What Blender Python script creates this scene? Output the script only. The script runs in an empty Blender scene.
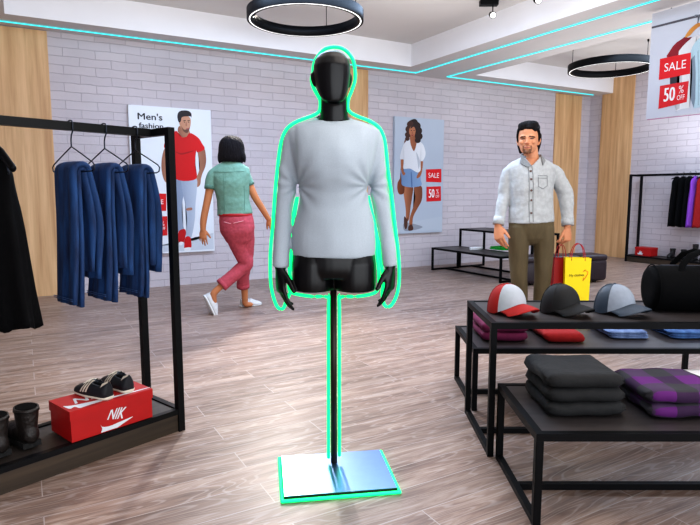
import bpy, bmesh, math, random
from mathutils import Vector, Matrix, noise
from mathutils.bvhtree import BVHTree
random.seed(7)
SC = bpy.context.scene
COL = SC.collection
PI = math.pi
R = math.radians

# ------------------------------------------------------------------ camera
FPX, PITCH, YAW, EYE = 575.0, 0.122, 0.5160, 1.2
CY, SY, CP, SP = math.cos(YAW), math.sin(YAW), math.cos(PITCH), math.sin(PITCH)
FW = Vector((SY*CP, CY*CP, -SP)); RT = Vector((CY, -SY, 0)); UP = Vector((SY*SP, CY*SP, CP))
cd = bpy.data.cameras.new('camera'); cam = bpy.data.objects.new('camera', cd); COL.objects.link(cam)
cd.sensor_width = 36; cd.lens = FPX/700*36; cd.clip_start = 0.02
cam.location = (0, 0, EYE); cam.rotation_euler = (PI/2-PITCH, 0, -YAW)
SC.camera = cam

def ray(x, y):
    return FW + RT*((x-350)/FPX) + UP*((262.5-y)/FPX)
def atz(x, y, z=0.0):
    d = ray(x, y); t = (z-EYE)/d.z; return Vector((d.x*t, d.y*t, z))
def aty(x, y, Y):
    d = ray(x, y); t = Y/d.y; return Vector((d.x*t, Y, EYE+d.z*t))
def atx(x, y, X):
    d = ray(x, y); t = X/d.x; return Vector((X, d.y*t, EYE+d.z*t))
def atdepth(x, y, D):                       # on the upright plane D metres ahead of the camera
    d = ray(x, y); t = D/(d.x*SY+d.y*CY); return Vector((d.x*t, d.y*t, EYE+d.z*t))

# ------------------------------------------------------------------ materials
def lin(c):
    return tuple(((v/255)/12.92 if v/255 <= .04045 else ((v/255+.055)/1.055)**2.4) for v in c[:3])+(1,)
def newmat(name):
    m = bpy.data.materials.new(name); m.use_nodes = True
    nt = m.node_tree; b = nt.nodes['Principled BSDF']
    return m, nt, b
def N(nt, typ, **kw):
    n = nt.nodes.new(typ)
    for k, v in kw.items():
        if k in n.inputs: n.inputs[k].default_value = v
        else: setattr(n, k, v)
    return n
def mat(name, c, rough=.6, metal=0., var=.08, scale=30., bump=0., bscale=None, stretch=None, spec=.5, sheen=0., emit=None, es=1.):
    m, nt, b = newmat(name); L = nt.links.new
    tc = N(nt, 'ShaderNodeTexCoord'); mp = N(nt, 'ShaderNodeMapping')
    if stretch: mp.inputs['Scale'].default_value = stretch
    L(tc.outputs['Object'], mp.inputs['Vector'])
    nz = N(nt, 'ShaderNodeTexNoise', Scale=scale, Detail=4.0)
    L(mp.outputs['Vector'], nz.inputs['Vector'])
    rp = N(nt, 'ShaderNodeValToRGB')
    lc = lin(c)
    rp.color_ramp.elements[0].position = .3; rp.color_ramp.elements[1].position = .7
    rp.color_ramp.elements[0].color = tuple(v*(1-var) for v in lc[:3])+(1,)
    rp.color_ramp.elements[1].color = tuple(min(1, v*(1+var)) for v in lc[:3])+(1,)
    L(nz.outputs['Fac'], rp.inputs['Fac']); L(rp.outputs['Color'], b.inputs['Base Color'])
    b.inputs['Roughness'].default_value = rough; b.inputs['Metallic'].default_value = metal
    b.inputs['Specular IOR Level'].default_value = spec
    if sheen: b.inputs['Sheen Weight'].default_value = sheen
    if bump:
        n2 = N(nt, 'ShaderNodeTexNoise', Scale=bscale or scale, Detail=3.0)
        L(mp.outputs['Vector'], n2.inputs['Vector'])
        bp = N(nt, 'ShaderNodeBump', Strength=bump, Distance=.02)
        L(n2.outputs['Fac'], bp.inputs['Height']); L(bp.outputs['Normal'], b.inputs['Normal'])
    if emit:
        b.inputs['Emission Color'].default_value = lin(emit); b.inputs['Emission Strength'].default_value = es
    return m
def vmat(name, rough=.6, bump=0., bscale=60., spec=.4, emit=0.):      # colour per vertex
    m, nt, b = newmat(name); L = nt.links.new
    a = N(nt, 'ShaderNodeVertexColor'); a.layer_name = 'Col'
    nz = N(nt, 'ShaderNodeTexNoise', Scale=bscale, Detail=3.0)
    tc = N(nt, 'ShaderNodeTexCoord'); L(tc.outputs['Object'], nz.inputs['Vector'])
    mx = N(nt, 'ShaderNodeMix', data_type='RGBA', blend_type='MULTIPLY'); mx.inputs[0].default_value = .12
    L(a.outputs['Color'], mx.inputs[6]); L(nz.outputs['Fac'], mx.inputs[7])
    L(mx.outputs[2], b.inputs['Base Color'])
    b.inputs['Roughness'].default_value = rough; b.inputs['Specular IOR Level'].default_value = spec
    if bump:
        bp = N(nt, 'ShaderNodeBump', Strength=bump, Distance=.01); L(nz.outputs['Fac'], bp.inputs['Height']); L(bp.outputs['Normal'], b.inputs['Normal'])
    if emit:
        L(mx.outputs[2], b.inputs['Emission Color']); b.inputs['Emission Strength'].default_value = emit
    return m

def brick_mat(name, ax):
    m, nt, b = newmat(name); L = nt.links.new
    tc = N(nt, 'ShaderNodeTexCoord'); sp = N(nt, 'ShaderNodeSeparateXYZ'); cb = N(nt, 'ShaderNodeCombineXYZ')
    L(tc.outputs['Object'], sp.inputs[0]); L(sp.outputs[ax], cb.inputs[0]); L(sp.outputs[2], cb.inputs[1])
    dn = N(nt, 'ShaderNodeTexNoise', Scale=7.0, Detail=2.0); L(cb.outputs[0], dn.inputs['Vector'])
    sc = N(nt, 'ShaderNodeVectorMath', operation='SCALE'); sc.inputs['Scale'].default_value = .022; L(dn.outputs['Color'], sc.inputs[0])
    ad = N(nt, 'ShaderNodeVectorMath', operation='ADD'); L(cb.outputs[0], ad.inputs[0]); L(sc.outputs[0], ad.inputs[1])
    br = N(nt, 'ShaderNodeTexBrick'); L(ad.outputs[0], br.inputs['Vector'])
    br.inputs['Scale'].default_value = 1.0; br.inputs['Brick Width'].default_value = .34; br.inputs['Row Height'].default_value = .098
    br.inputs['Mortar Size'].default_value = .005; br.inputs['Mortar Smooth'].default_value = .7
    br.inputs['Color1'].default_value = lin((214, 206, 211)); br.inputs['Color2'].default_value = lin((207, 199, 205)); br.inputs['Mortar'].default_value = lin((190, 181, 189))
    n2 = N(nt, 'ShaderNodeTexNoise', Scale=1.3, Detail=5.0); L(cb.outputs[0], n2.inputs['Vector'])
    mx = N(nt, 'ShaderNodeMix', data_type='RGBA', blend_type='MULTIPLY'); mx.inputs[0].default_value = .22
    L(br.outputs['Color'], mx.inputs[6]); L(n2.outputs['Fac'], mx.inputs[7]); L(mx.outputs[2], b.inputs['Base Color'])
    n3 = N(nt, 'ShaderNodeTexNoise', Scale=28.0, Detail=4.0); L(cb.outputs[0], n3.inputs['Vector'])
    ma = N(nt, 'ShaderNodeMath', operation='MULTIPLY_ADD'); L(br.outputs['Fac'], ma.inputs[0]); ma.inputs[1].default_value = -1.0
    mb_ = N(nt, 'ShaderNodeMath', operation='MULTIPLY'); L(n3.outputs['Fac'], mb_.inputs[0]); mb_.inputs[1].default_value = .5
    L(mb_.outputs[0], ma.inputs[2])
    bp = N(nt, 'ShaderNodeBump', Strength=.55, Distance=.012); L(ma.outputs[0], bp.inputs['Height']); L(bp.outputs['Normal'], b.inputs['Normal'])
    b.inputs['Roughness'].default_value = .75
    return m
def floor_mat():
    m, nt, b = newmat('pale_oak_planks'); L = nt.links.new
    tc = N(nt, 'ShaderNodeTexCoord')
    br = N(nt, 'ShaderNodeTexBrick'); L(tc.outputs['Object'], br.inputs['Vector'])
    br.offset = .37; br.offset_frequency = 2
    br.inputs['Scale'].default_value = 1.0; br.inputs['Brick Width'].default_value = 1.25; br.inputs['Row Height'].default_value = .165
    br.inputs['Mortar Size'].default_value = .0022; br.inputs['Mortar Smooth'].default_value = .3; br.inputs['Bias'].default_value = -.1
    br.inputs['Color1'].default_value = (0, 0, 0, 1); br.inputs['Color2'].default_value = (1, 1, 1, 1); br.inputs['Mortar'].default_value = (.5, .5, .5, 1)
    # every plank gets its own slice of grain
    of = N(nt, 'ShaderNodeVectorMath', operation='SCALE'); of.inputs['Scale'].default_value = 9.0; L(br.outputs['Color'], of.inputs[0])
    ad = N(nt, 'ShaderNodeVectorMath', operation='ADD'); L(tc.outputs['Object'], ad.inputs[0]); L(of.outputs[0], ad.inputs[1])
    mp = N(nt, 'ShaderNodeMapping'); mp.inputs['Scale'].default_value = (.8, 7.0, 1); L(ad.outputs[0], mp.inputs['Vector'])
    g = N(nt, 'ShaderNodeTexNoise', Scale=2.6, Detail=7.0, Roughness=.68, Distortion=.5); L(mp.outputs['Vector'], g.inputs['Vector'])
    rp = N(nt, 'ShaderNodeValToRGB'); e = rp.color_ramp.elements
    e[0].position = .28; e[0].color = lin((96, 76, 66)); e[1].position = .74; e[1].color = lin((188, 168, 155))
    k = e.new(.5); k.color = lin((143, 119, 106))
    L(g.outputs['Fac'], rp.inputs['Fac'])
    mp2 = N(nt, 'ShaderNodeMapping'); mp2.inputs['Scale'].default_value = (1.1, 9.0, 1); L(ad.outputs[0], mp2.inputs['Vector'])
    g2 = N(nt, 'ShaderNodeTexNoise', Scale=1.2, Detail=1.0); L(mp2.outputs['Vector'], g2.inputs['Vector'])
    w = N(nt, 'ShaderNodeMath', operation='MULTIPLY'); L(g2.outputs['Fac'], w.inputs[0]); w.inputs[1].default_value = 95.0
    sn = N(nt, 'ShaderNodeMath', operation='SINE'); L(w.outputs[0], sn.inputs[0])
    gt = N(nt, 'ShaderNodeMapRange'); gt.inputs['From Min'].default_value = .55; gt.inputs['From Max'].default_value = 1.0
    gt.inputs['To Max'].default_value = .30; L(sn.outputs[0], gt.inputs['Value'])
    mx = N(nt, 'ShaderNodeMix', data_type='RGBA'); L(gt.outputs[0], mx.inputs[0]); L(rp.outputs['Color'], mx.inputs[6]); mx.inputs[7].default_value = lin((204, 193, 188))
    pv = N(nt, 'ShaderNodeMapRange'); pv.inputs['To Min'].default_value = .84; pv.inputs['To Max'].default_value = 1.08; L(br.outputs['Color'], pv.inputs['Value'])
    sc = N(nt, 'ShaderNodeVectorMath', operation='SCALE'); L(mx.outputs[2], sc.inputs[0]); L(pv.outputs[0], sc.inputs['Scale'])
    m2 = N(nt, 'ShaderNodeMix', data_type='RGBA'); L(br.outputs['Fac'], m2.inputs[0]); L(sc.outputs[0], m2.inputs[6]); m2.inputs[7].default_value = lin((178, 166, 162))
    L(m2.outputs[2], b.inputs['Base Color'])
    b.inputs['Roughness'].default_value = .4; b.inputs['Specular IOR Level'].default_value = .5
    bp = N(nt, 'ShaderNodeBump', Strength=.12, Distance=.004); L(g.outputs['Fac'], bp.inputs['Height']); L(bp.outputs['Normal'], b.inputs['Normal'])
    return m
def wood_mat(name, ca, cb_, axis=2, sc=1.0, rough=.5):
    m, nt, b = newmat(name); L = nt.links.new
    tc = N(nt, 'ShaderNodeTexCoord'); mp = N(nt, 'ShaderNodeMapping')
    s = [9.0*sc]*3; s[axis] = .45*sc; mp.inputs['Scale'].default_value = s; L(tc.outputs['Object'], mp.inputs['Vector'])
    g = N(nt, 'ShaderNodeTexNoise', Scale=1.6, Detail=7.0, Roughness=.6, Distortion=.35); L(mp.outputs['Vector'], g.inputs['Vector'])
    rp = N(nt, 'ShaderNodeValToRGB'); e = rp.color_ramp.elements
    e[0].position = .3; e[0].color = lin(ca); e[1].position = .68; e[1].color = lin(cb_)
    L(g.outputs['Fac'], rp.inputs['Fac']); L(rp.outputs['Color'], b.inputs['Base Color']); b.inputs['Roughness'].default_value = rough
    return m
def denim_mat(name, c, c2):
    m, nt, b = newmat(name); L = nt.links.new
    tc = N(nt, 'ShaderNodeTexCoord')
    mp = N(nt, 'ShaderNodeMapping'); mp.inputs['Scale'].default_value = (14, 14, 3); L(tc.outputs['Object'], mp.inputs['Vector'])
    n1 = N(nt, 'ShaderNodeTexNoise', Scale=2.0, Detail=5.0); L(mp.outputs['Vector'], n1.inputs['Vector'])
    n2 = N(nt, 'ShaderNodeTexNoise', Scale=420.0, Detail=1.0); L(tc.outputs['Object'], n2.inputs['Vector'])
    a = N(nt, 'ShaderNodeMath', operation='MULTIPLY_ADD'); L(n2.outputs['Fac'], a.inputs[0]); a.inputs[1].default_value = .3; L(n1.outputs['Fac'], a.inputs[2])
    rp = N(nt, 'ShaderNodeValToRGB'); e = rp.color_ramp.elements
    e[0].position = .42; e[0].color = lin(c); e[1].position = .95; e[1].color = lin(c2)
    L(a.outputs[0], rp.inputs['Fac']); L(rp.outputs['Color'], b.inputs['Base Color']); b.inputs['Roughness'].default_value = .8
    bp = N(nt, 'ShaderNodeBump', Strength=.4, Distance=.01); L(n1.outputs['Fac'], bp.inputs['Height']); L(bp.outputs['Normal'], b.inputs['Normal'])
    return m
def plaid_mat():
    m, nt, b = newmat('purple_grey_plaid'); L = nt.links.new
    tc = N(nt, 'ShaderNodeTexCoord'); sp = N(nt, 'ShaderNodeSeparateXYZ'); L(tc.outputs['Object'], sp.inputs[0])
    outs = []
    for ax, ph in ((0, .012), (1, .03)):
        ad = N(nt, 'ShaderNodeMath', operation='ADD'); L(sp.outputs[ax], ad.inputs[0]); ad.inputs[1].default_value = ph+5
        mo = N(nt, 'ShaderNodeMath', operation='MODULO'); L(ad.outputs[0], mo.inputs[0]); mo.inputs[1].default_value = .17
        gt = N(nt, 'ShaderNodeMath', operation='GREATER_THAN'); L(mo.outputs[0], gt.inputs[0]); gt.inputs[1].default_value = .085
        outs.append(gt)
    x = N(nt, 'ShaderNodeMix', data_type='RGBA'); L(outs[0].outputs[0], x.inputs[0]); x.inputs[6].default_value = lin((46, 14, 56)); x.inputs[7].default_value = lin((88, 18, 102))
    y = N(nt, 'ShaderNodeMix', data_type='RGBA'); L(outs[0].outputs[0], y.inputs[0]); y.inputs[6].default_value = lin((44, 43, 48)); y.inputs[7].default_value = lin((66, 44, 76))
    z = N(nt, 'ShaderNodeMix', data_type='RGBA'); L(outs[1].outputs[0], z.inputs[0]); L(x.outputs[2], z.inputs[6]); L(y.outputs[2], z.inputs[7])
    L(z.outputs[2], b.inputs['Base Color']); b.inputs['Roughness'].default_value = .85
    return m

M = dict(
 black=mat('black_powder_coat', (6, 7, 10), .5, 0, .05, spec=.14),
 rackblack=mat('black_rack_steel', (10, 11, 14), .45, 0, .05, spec=.2),
 white=mat('white_plaster', (233, 234, 238), .8, 0, .015, 3),
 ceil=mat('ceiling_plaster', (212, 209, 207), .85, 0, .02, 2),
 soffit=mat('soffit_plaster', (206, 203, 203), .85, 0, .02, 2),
 cyan=mat('cyan_led', (40, 225, 232), .5, emit=(40, 226, 234), es=1.0),
 led=mat('white_led', (255, 255, 255), .5, emit=(255, 255, 255), es=1.2),
 oak=wood_mat('pale_oak_panel', (186, 142, 98), (226, 188, 142)),
 shelf=wood_mat('dark_walnut_shelf', (36, 32, 30), (62, 55, 51), 0, 1.5),
 top=wood_mat('grey_walnut_top', (38, 35, 36), (64, 59, 59), 0, 1.5, .4),
 fascia=wood_mat('walnut_fascia', (40, 31, 23), (68, 55, 42), 0, 1.5),
 manneq=mat('gloss_black_plastic', (6, 7, 10), .33, 0, .05, spec=.34),
 steel=mat('brushed_steel', (138, 168, 220), .3, 1.0, .03),
 darksteel=mat('dark_bronze_steel', (44, 36, 32), .4, .6, .05),
 sweater=mat('pale_grey_knit', (170, 181, 191), .9, 0, .05, 260, .12, 420),
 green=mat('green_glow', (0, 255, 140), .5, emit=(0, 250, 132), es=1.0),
 denim=denim_mat('dark_blue_denim', (11, 30, 66), (32, 78, 134)),
 denim_l=denim_mat('light_blue_denim', (70, 92, 138), (132, 156, 200)),
 denim_m=denim_mat('mid_blue_denim', (36, 66, 116), (76, 118, 176)),
 wire=mat('hanger_wire', (58, 62, 72), .3, .9, .05),
 dress=mat('black_cloth', (7, 7, 9), .92, 0, .1, 40, .3, 18, spec=.15),
 purple=mat('purple_cloth', (140, 70, 190), .85, 0, .1, 40),
 redcloth=mat('red_cloth', (146, 8, 12), .85, 0, .1, 40, .2, 30),
 maroon=mat('maroon_cloth', (104, 18, 66), .85, 0, .12, 40, .2, 30),
 charcoal=mat('charcoal_cloth', (21, 22, 24), .85, 0, .1, 30, .25, 22),
 whitecloth=mat('white_cloth', (232, 234, 238), .85, 0, .03, 40),
 greencloth=mat('green_cloth', (24, 160, 50), .85, 0, .06, 40),
 plaid=plaid_mat(),
 boxred=mat('red_card', (172, 6, 8), .5, 0, .04, 20),
 boxwhite=mat('white_print', (214, 218, 224), .6, 0, .02),
 boot=mat('dark_brown_leather', (28, 22, 20), .5, 0, .2, 40, .3, 60),
 bootblack=mat('black_leather', (24, 22, 24), .4, 0, .2, 40, .3, 60),
 sole=mat('black_rubber', (16, 16, 17), .8),
 navy=mat('black_suede', (17, 20, 28), .6, 0, .15, 60),
 cream=mat('cream_leather', (214, 204, 188), .6),
 lining=mat('dark_lining', (6, 6, 8), .95, spec=.1),
 capred=mat('red_cotton', (160, 24, 20), .8, 0, .05, 60),
 capwhite=mat('grey_white_cotton', (166, 172, 180), .85, 0, .03, 60),
 capblack=mat('black_cotton', (5, 6, 9), .75, 0, .08, 60),
 capgrey=mat('silver_grey_cotton', (134, 143, 156), .8, 0, .05, 60),
 capslate=mat('slate_cotton', (50, 62, 76), .55, 0, .08, 60),
 duffel=mat('matte_black_canvas', (5, 6, 8), .8, 0, .1, 60, .1, 200, spec=.1),
 chrome=mat('chrome', (200, 205, 212), .15, 1.0),
 leather=mat('dark_plum_leather', (38, 26, 34), .42, 0, .1, 50, .08, 120),
 bagyellow=mat('yellow_paper', (250, 226, 0), .5, 0, .02, 20),
 bagred=mat('red_paper', (158, 4, 10), .5, 0, .03, 20),
 cord=mat('red_cord', (180, 24, 30), .7),
 inkdark=mat('dark_ink', (70, 60, 10), .7),
 inkred=mat('red_ink', (232, 60, 20), .7),
 poster=mat('poster_white', (226, 231, 238), .45, 0, .015, 2),
 poster_g=mat('poster_grey', (178, 188, 202), .4, 0, .03, 1.2),
 poster_h=mat('poster_silver', (196, 198, 208), .4, 0, .05, 1.2),
 print=vmat('printed_ink', .5, 0, 60, .3),
 skinmat=vmat('skin', .6, .05, 90, .4),
 hair=mat('black_hair', (22, 20, 22), .6, 0, .3, 30, .7, 30, (6, 6, .6), spec=.2),
 hair2=mat('dark_hair', (26, 22, 25), .65, 0, .3, 30, .7, 40, (8, 8, .5), spec=.15),
 shirt=mat('pale_grey_chambray', (182, 186, 188), .85, 0, .09, 38, .3, 22),
 shirtdark=mat('grey_collar_cloth', (134, 137, 139), .85, 0, .1, 60),
 button=mat('brown_button', (96, 66, 60), .4),
 khaki=mat('olive_brown_trouser', (92, 80, 56), .8, 0, .14, 14, .3, 16, (1.5, 1.5, .5)),
 mint=mat('mint_green_cotton', (112, 151, 135), .85, 0, .08, 40, .3, 22),
 mintd=mat('mint_seam', (84, 120, 106), .85),
 coral=mat('coral_red_denim', (178, 74, 88), .85, 0, .14, 40, .35, 18),
 corald=mat('coral_seam', (204, 140, 146), .85),
 belt=mat('red_belt', (170, 26, 34), .5),
 shoe_w=mat('off_white_canvas', (206, 206, 208), .8, 0, .05, 60),
 rubberwhite=mat('white_rubber', (226, 228, 230), .6),
 eye=mat('dark_eye', (30, 28, 30), .25),
)

# ------------------------------------------------------------------ mesh builder
class MB:
    def __init__(s, sm=0): s.bm = bmesh.new(); s.mi = 0; s.sm = sm
    def box(s, c, sz, rotz=0., bevel=0., rot=None):
        m = Matrix.Translation(c) @ (rot.to_4x4() if rot is not None else Matrix.Rotation(rotz, 4, 'Z')) @ Matrix.Diagonal((sz[0], sz[1], sz[2], 1))
        r = bmesh.ops.create_cube(s.bm, size=1.0, matrix=m)
        vs = r['verts']; fs = {f for v in vs for f in v.link_faces}
        for f in fs: f.material_index = s.mi
        if bevel:
            es = list({e for v in vs for e in v.link_edges})
            rr = bmesh.ops.bevel(s.bm, geom=es, offset=bevel, segments=2, affect='EDGES', profile=.6)
            for f in rr['faces']: f.material_index = s.mi
        return s
    def bar(s, a, b, w, h=None):
        a, b = Vector(a), Vector(b); d = b-a; q = d.to_track_quat('X', 'Z').to_matrix()
        return s.box((a+b)/2, (d.length, w, h or w), rot=q)
    def ring_loft(s, rings, cap=True, closed=True):
        vr = [[s.bm.verts.new(p) for p in r] for r in rings]
        n = len(vr[0])
        for i in range(len(vr)-1):
            for j in range(n if closed else n-1):
                k = (j+1) % n
                f = s.bm.faces.new((vr[i][j], vr[i][k], vr[i+1][k], vr[i+1][j])); f.smooth = True; f.material_index = s.mi
        if cap and closed:
            for r, rev in ((vr[0], True), (vr[-1], False)):
                f = s.bm.faces.new(list(reversed(r)) if rev else r); f.material_index = s.mi
        return s
    def tube(s, pts, rad, seg=14, ref=(1, 0, 0), round_=True, flat=(False, False)):
        """swept closed tube; rad entries are r or (r along ref, r across)"""
        P = [Vector(p) for p in pts]; n = len(P)
        Q = [(r, r) if not isinstance(r, (tuple, list)) else tuple(r) for r in rad] if isinstance(rad, (list,)) else [(rad, rad)]*n
        if len(Q) == 1: Q = Q*n
        if s.sm and n > 2:
            A, B = [], []
            for i in range(n-1):
                i0, i3 = max(0, i-1), min(n-1, i+2)
                for k in range(s.sm):
                    t = k/s.sm
                    h = lambda a, b, c, d: .5*((2*b)+(c-a)*t+(2*a-5*b+4*c-d)*t*t+(3*b-a-3*c+d)*t**3)
                    A.append(h(P[i0], P[i], P[i+1], P[i3])); B.append(tuple(max(.0005, h(Q[i0][j], Q[i][j], Q[i+1][j], Q[i3][j])) for j in (0, 1)))
            P, Q = A+[P[-1]], B+[Q[-1]]; n = len(P)
        T = []
        for i in range(n):
            t = (P[min(i+1, n-1)]-P[max(i-1, 0)])
            T.append(t.normalized() if t.length > 1e-9 else Vector((0, 0, 1)))
        side = Vector(ref)
        rings = []
        def ring(c, t, q, side):
            sd = side-t*side.dot(t)
            if sd.length < 1e-4: sd = t.orthogonal()
            sd.normalize(); o = t.cross(sd)
            return [c+sd*(q[0]*math.cos(2*PI*k/seg))+o*(q[1]*math.sin(2*PI*k/seg)) for k in range(seg)]
        if round_ and not flat[0]:
            for a in (80, 55, 28):
                m = min(Q[0]); rings.append(ring(P[0]-T[0]*(m*math.sin(R(a))), T[0], (Q[0][0]*math.cos(R(a)), Q[0][1]*math.cos(R(a))), side))
        for i in range(n): rings.append(ring(P[i], T[i], Q[i], side))
        if round_ and not flat[1]:
            for a in (28, 55, 80):
                m = min(Q[-1]); rings.append(ring(P[-1]+T[-1]*(m*math.sin(R(a))), T[-1], (Q[-1][0]*math.cos(R(a)), Q[-1][1]*math.cos(R(a))), side))
        return s.ring_loft(rings)
    def ball(s, c, r, rot=None, seg=16):
        if not isinstance(r, (tuple, list)): r = (r, r, r)
        m = Matrix.Translation(c) @ (rot.to_4x4() if rot is not None else Matrix()) @ Matrix.Diagonal((r[0], r[1], r[2], 1))
        rr = bmesh.ops.create_uvsphere(s.bm, u_segments=seg, v_segments=seg//2+2, radius=1, matrix=m)
        for v in rr['verts']:
            for f in v.link_faces: f.smooth = True; f.material_index = s.mi
        return s
    def lathe(s, prof, c=(0, 0, 0), seg=32):
        c = Vector(c)
        rings = [[c+Vector((r*math.cos(2*PI*k/seg), r*math.sin(2*PI*k/seg), z)) for k in range(seg)] for r, z in prof]
        return s.ring_loft(rings)
    def poly(s, pts, flip=False):
        vs = [s.bm.verts.new(p) for p in pts]
        f = s.bm.faces.new(vs); f.material_index = s.mi; return f
    def prism(s, pts, off):
        """polygon pts (3-D) extruded by off"""
        off = Vector(off); a = [Vector(p) for p in pts]; b = [p+off for p in a]
        va = [s.bm.verts.new(p) for p in a]; vb = [s.bm.verts.new(p) for p in b]; n = len(a)
        fs = [s.bm.faces.new(va), s.bm.faces.new(list(reversed(vb)))]
        for i in range(n):
            k = (i+1) % n; fs.append(s.bm.faces.new((va[k], va[i], vb[i], vb[k])))
        for f in fs: f.material_index = s.mi
        return s
    def warp(s, fn):
        for v in s.bm.verts: v.co = fn(v.co)
        return s
    def mesh(s, name):
        bmesh.ops.recalc_face_normals(s.bm, faces=s.bm.faces)
        me = bpy.data.meshes.new(name); s.bm.to_mesh(me); s.bm.free(); return me
    def build(s, name, m, parent=None, smooth=None):
        return link(name, s.mesh(name), m, parent)

def link(name, me, m, parent=None):
    for x in (m if isinstance(m, (list, tuple)) else [m]): me.materials.append(x)
    o = bpy.data.objects.new(name, me); COL.objects.link(o)
    if parent is not None: o.parent = parent
    return o
def fuse(mb, voxel=.006, smooth=5):
    """grow many overlapping volumes into one continuous surface"""
    me = mb.mesh('tmp'); o = bpy.data.objects.new('tmp', me); COL.objects.link(o)
    r = o.modifiers.new('r', 'REMESH'); r.mode = 'VOXEL'; r.voxel_size = voxel; r.use_smooth_shade = True
    if smooth:
        q = o.modifiers.new('s', 'SMOOTH'); q.factor = .5; q.iterations = smooth
    dg = bpy.context.evaluated_depsgraph_get(); dg.update()
    out = bpy.data.meshes.new_from_object(o.evaluated_get(dg))
    bpy.data.objects.remove(o); bpy.data.meshes.remove(me)
    for p in out.polygons: p.use_smooth = True
    return out
def wobble(me, fn):
    co = [v.co.copy() for v in me.vertices]; no = [v.normal.copy() for v in me.vertices]
    for v, c_, n_ in zip(me.vertices, co, no): v.co = c_+n_*fn(c_)
def paint(me, fn):
    a = me.color_attributes.new('Col', 'FLOAT_COLOR', 'POINT')
    for v in me.vertices: a.data[v.index].color = lin(fn(v.co))
def tag(o, label=None, cat=None, group=None, kind=None):
    if label: o['label'] = label
    if cat: o['category'] = cat
    if group: o['group'] = group
    if kind: o['kind'] = kind
    return o
def thing(name, label, cat, loc=(0, 0, 0), rotz=0., group=None):
    o = bpy.data.objects.new(name, None); COL.objects.link(o); o.empty_display_size = .1
    o.location = loc; o.rotation_euler = (0, 0, rotz)
    return tag(o, label, cat, group)
def copy_tree(o, parent=None):
    c = o.copy(); COL.objects.link(c)
    if parent is not None: c.parent = parent
    for ch in [x for x in COL.objects if x.parent == o]: copy_tree(ch, c)
    return c
def text_mesh(mb, body, size, M4, bold=0., shear=0., xs=1.0, ex=.0008, align='CENTER'):
    cu = bpy.data.curves.new('t', 'FONT'); cu.body = body; cu.size = size; cu.offset = bold; cu.shear = shear; cu.extrude = ex
    cu.align_x = align; cu.align_y = 'CENTER'; cu.resolution_u = 3
    o = bpy.data.objects.new('t', cu); COL.objects.link(o)
    dg = bpy.context.evaluated_depsgraph_get(); dg.update()
    me = bpy.data.meshes.new_from_object(o.evaluated_get(dg))
    b2 = bmesh.new(); b2.from_mesh(me)
    mp = {}
    for v in b2.verts: mp[v] = mb.bm.verts.new(M4 @ Vector((v.co.x*xs, v.co.y, v.co.z)))
    for f in b2.faces:
        try:
            nf = mb.bm.faces.new([mp[v] for v in f.verts]); nf.material_index = mb.mi
        except ValueError: pass
    b2.free(); bpy.data.objects.remove(o); bpy.data.meshes.remove(me); bpy.data.curves.remove(cu)

# ================================================================== THE ROOM
YB, XR, ZS, ZC = 7.5, 9.5, 2.98, 3.30      # back wall, right wall, soffit, raised ceiling
def struct(name, mb, m): return tag(mb.build(name, m), kind='structure')
struct('floor', MB().box((2.5, 2.0, -.05), (14.2, 11.2, .1)), floor_mat())
struct('wall_back', MB().box((2.5, YB+.05, 1.7), (14.2, .1, 3.4)), brick_mat('white_brick_back', 0))
struct('wall_right', MB().box((XR+.05, 2.03, 1.7), (.1, 11.02, 3.4)), brick_mat('white_brick_right', 1))
struct('wall_left', MB().box((-4.45, 2.03, 1.7), (.1, 11.02, 3.4)), brick_mat('white_brick_left', 1))
# dropped ceiling: one slab with raised bays
c = MB()
c.mi = 0
c.box((2.5, 2.0, ZC+.05), (14.2, 11.2, .1))
struct('ceiling', c, M['ceil'])
SL = .02
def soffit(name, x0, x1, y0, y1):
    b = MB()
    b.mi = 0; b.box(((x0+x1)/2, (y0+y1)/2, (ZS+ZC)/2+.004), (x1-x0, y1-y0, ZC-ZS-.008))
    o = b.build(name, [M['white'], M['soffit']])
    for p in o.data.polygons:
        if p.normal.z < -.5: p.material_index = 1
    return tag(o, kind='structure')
soffit('trim_soffit_back', -4.4, XR, 7.0, YB)
soffit('trim_beam', 4.98, 6.2, -3.5, 7.0)
soffit('trim_beam_left', -4.4, -.04, -3.5, 7.0)
def led(name, a, b):
    struct(name, MB().bar(a, b, .018, .006), M['cyan'])
z = ZS-.003
led('trim_led_1', (-.4, 7.28, z), (5.26, 7.28, z)); led('trim_led_2', (5.27, 7.295, z), (5.27, -.4, z))
led('trim_led_3', (5.87, 7.295, z), (5.87, -.4, z)); led('trim_led_4', (5.885, 7.28, z), (9.3, 7.28, z))
for i, (x0, x1) in enumerate(((-1.3, .352), (3.86, 4.55), (8.55, 9.24))):
    struct('trim_%d' % (i+1), MB().box(((x0+x1)/2, YB-.012, ZS/2), (x1-x0, .024, ZS)), M['oak'])
struct('trim_4', MB().box((XR-.012, 6.9, ZC/2), (.024, .64, ZC-.01)), M['oak'])

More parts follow.
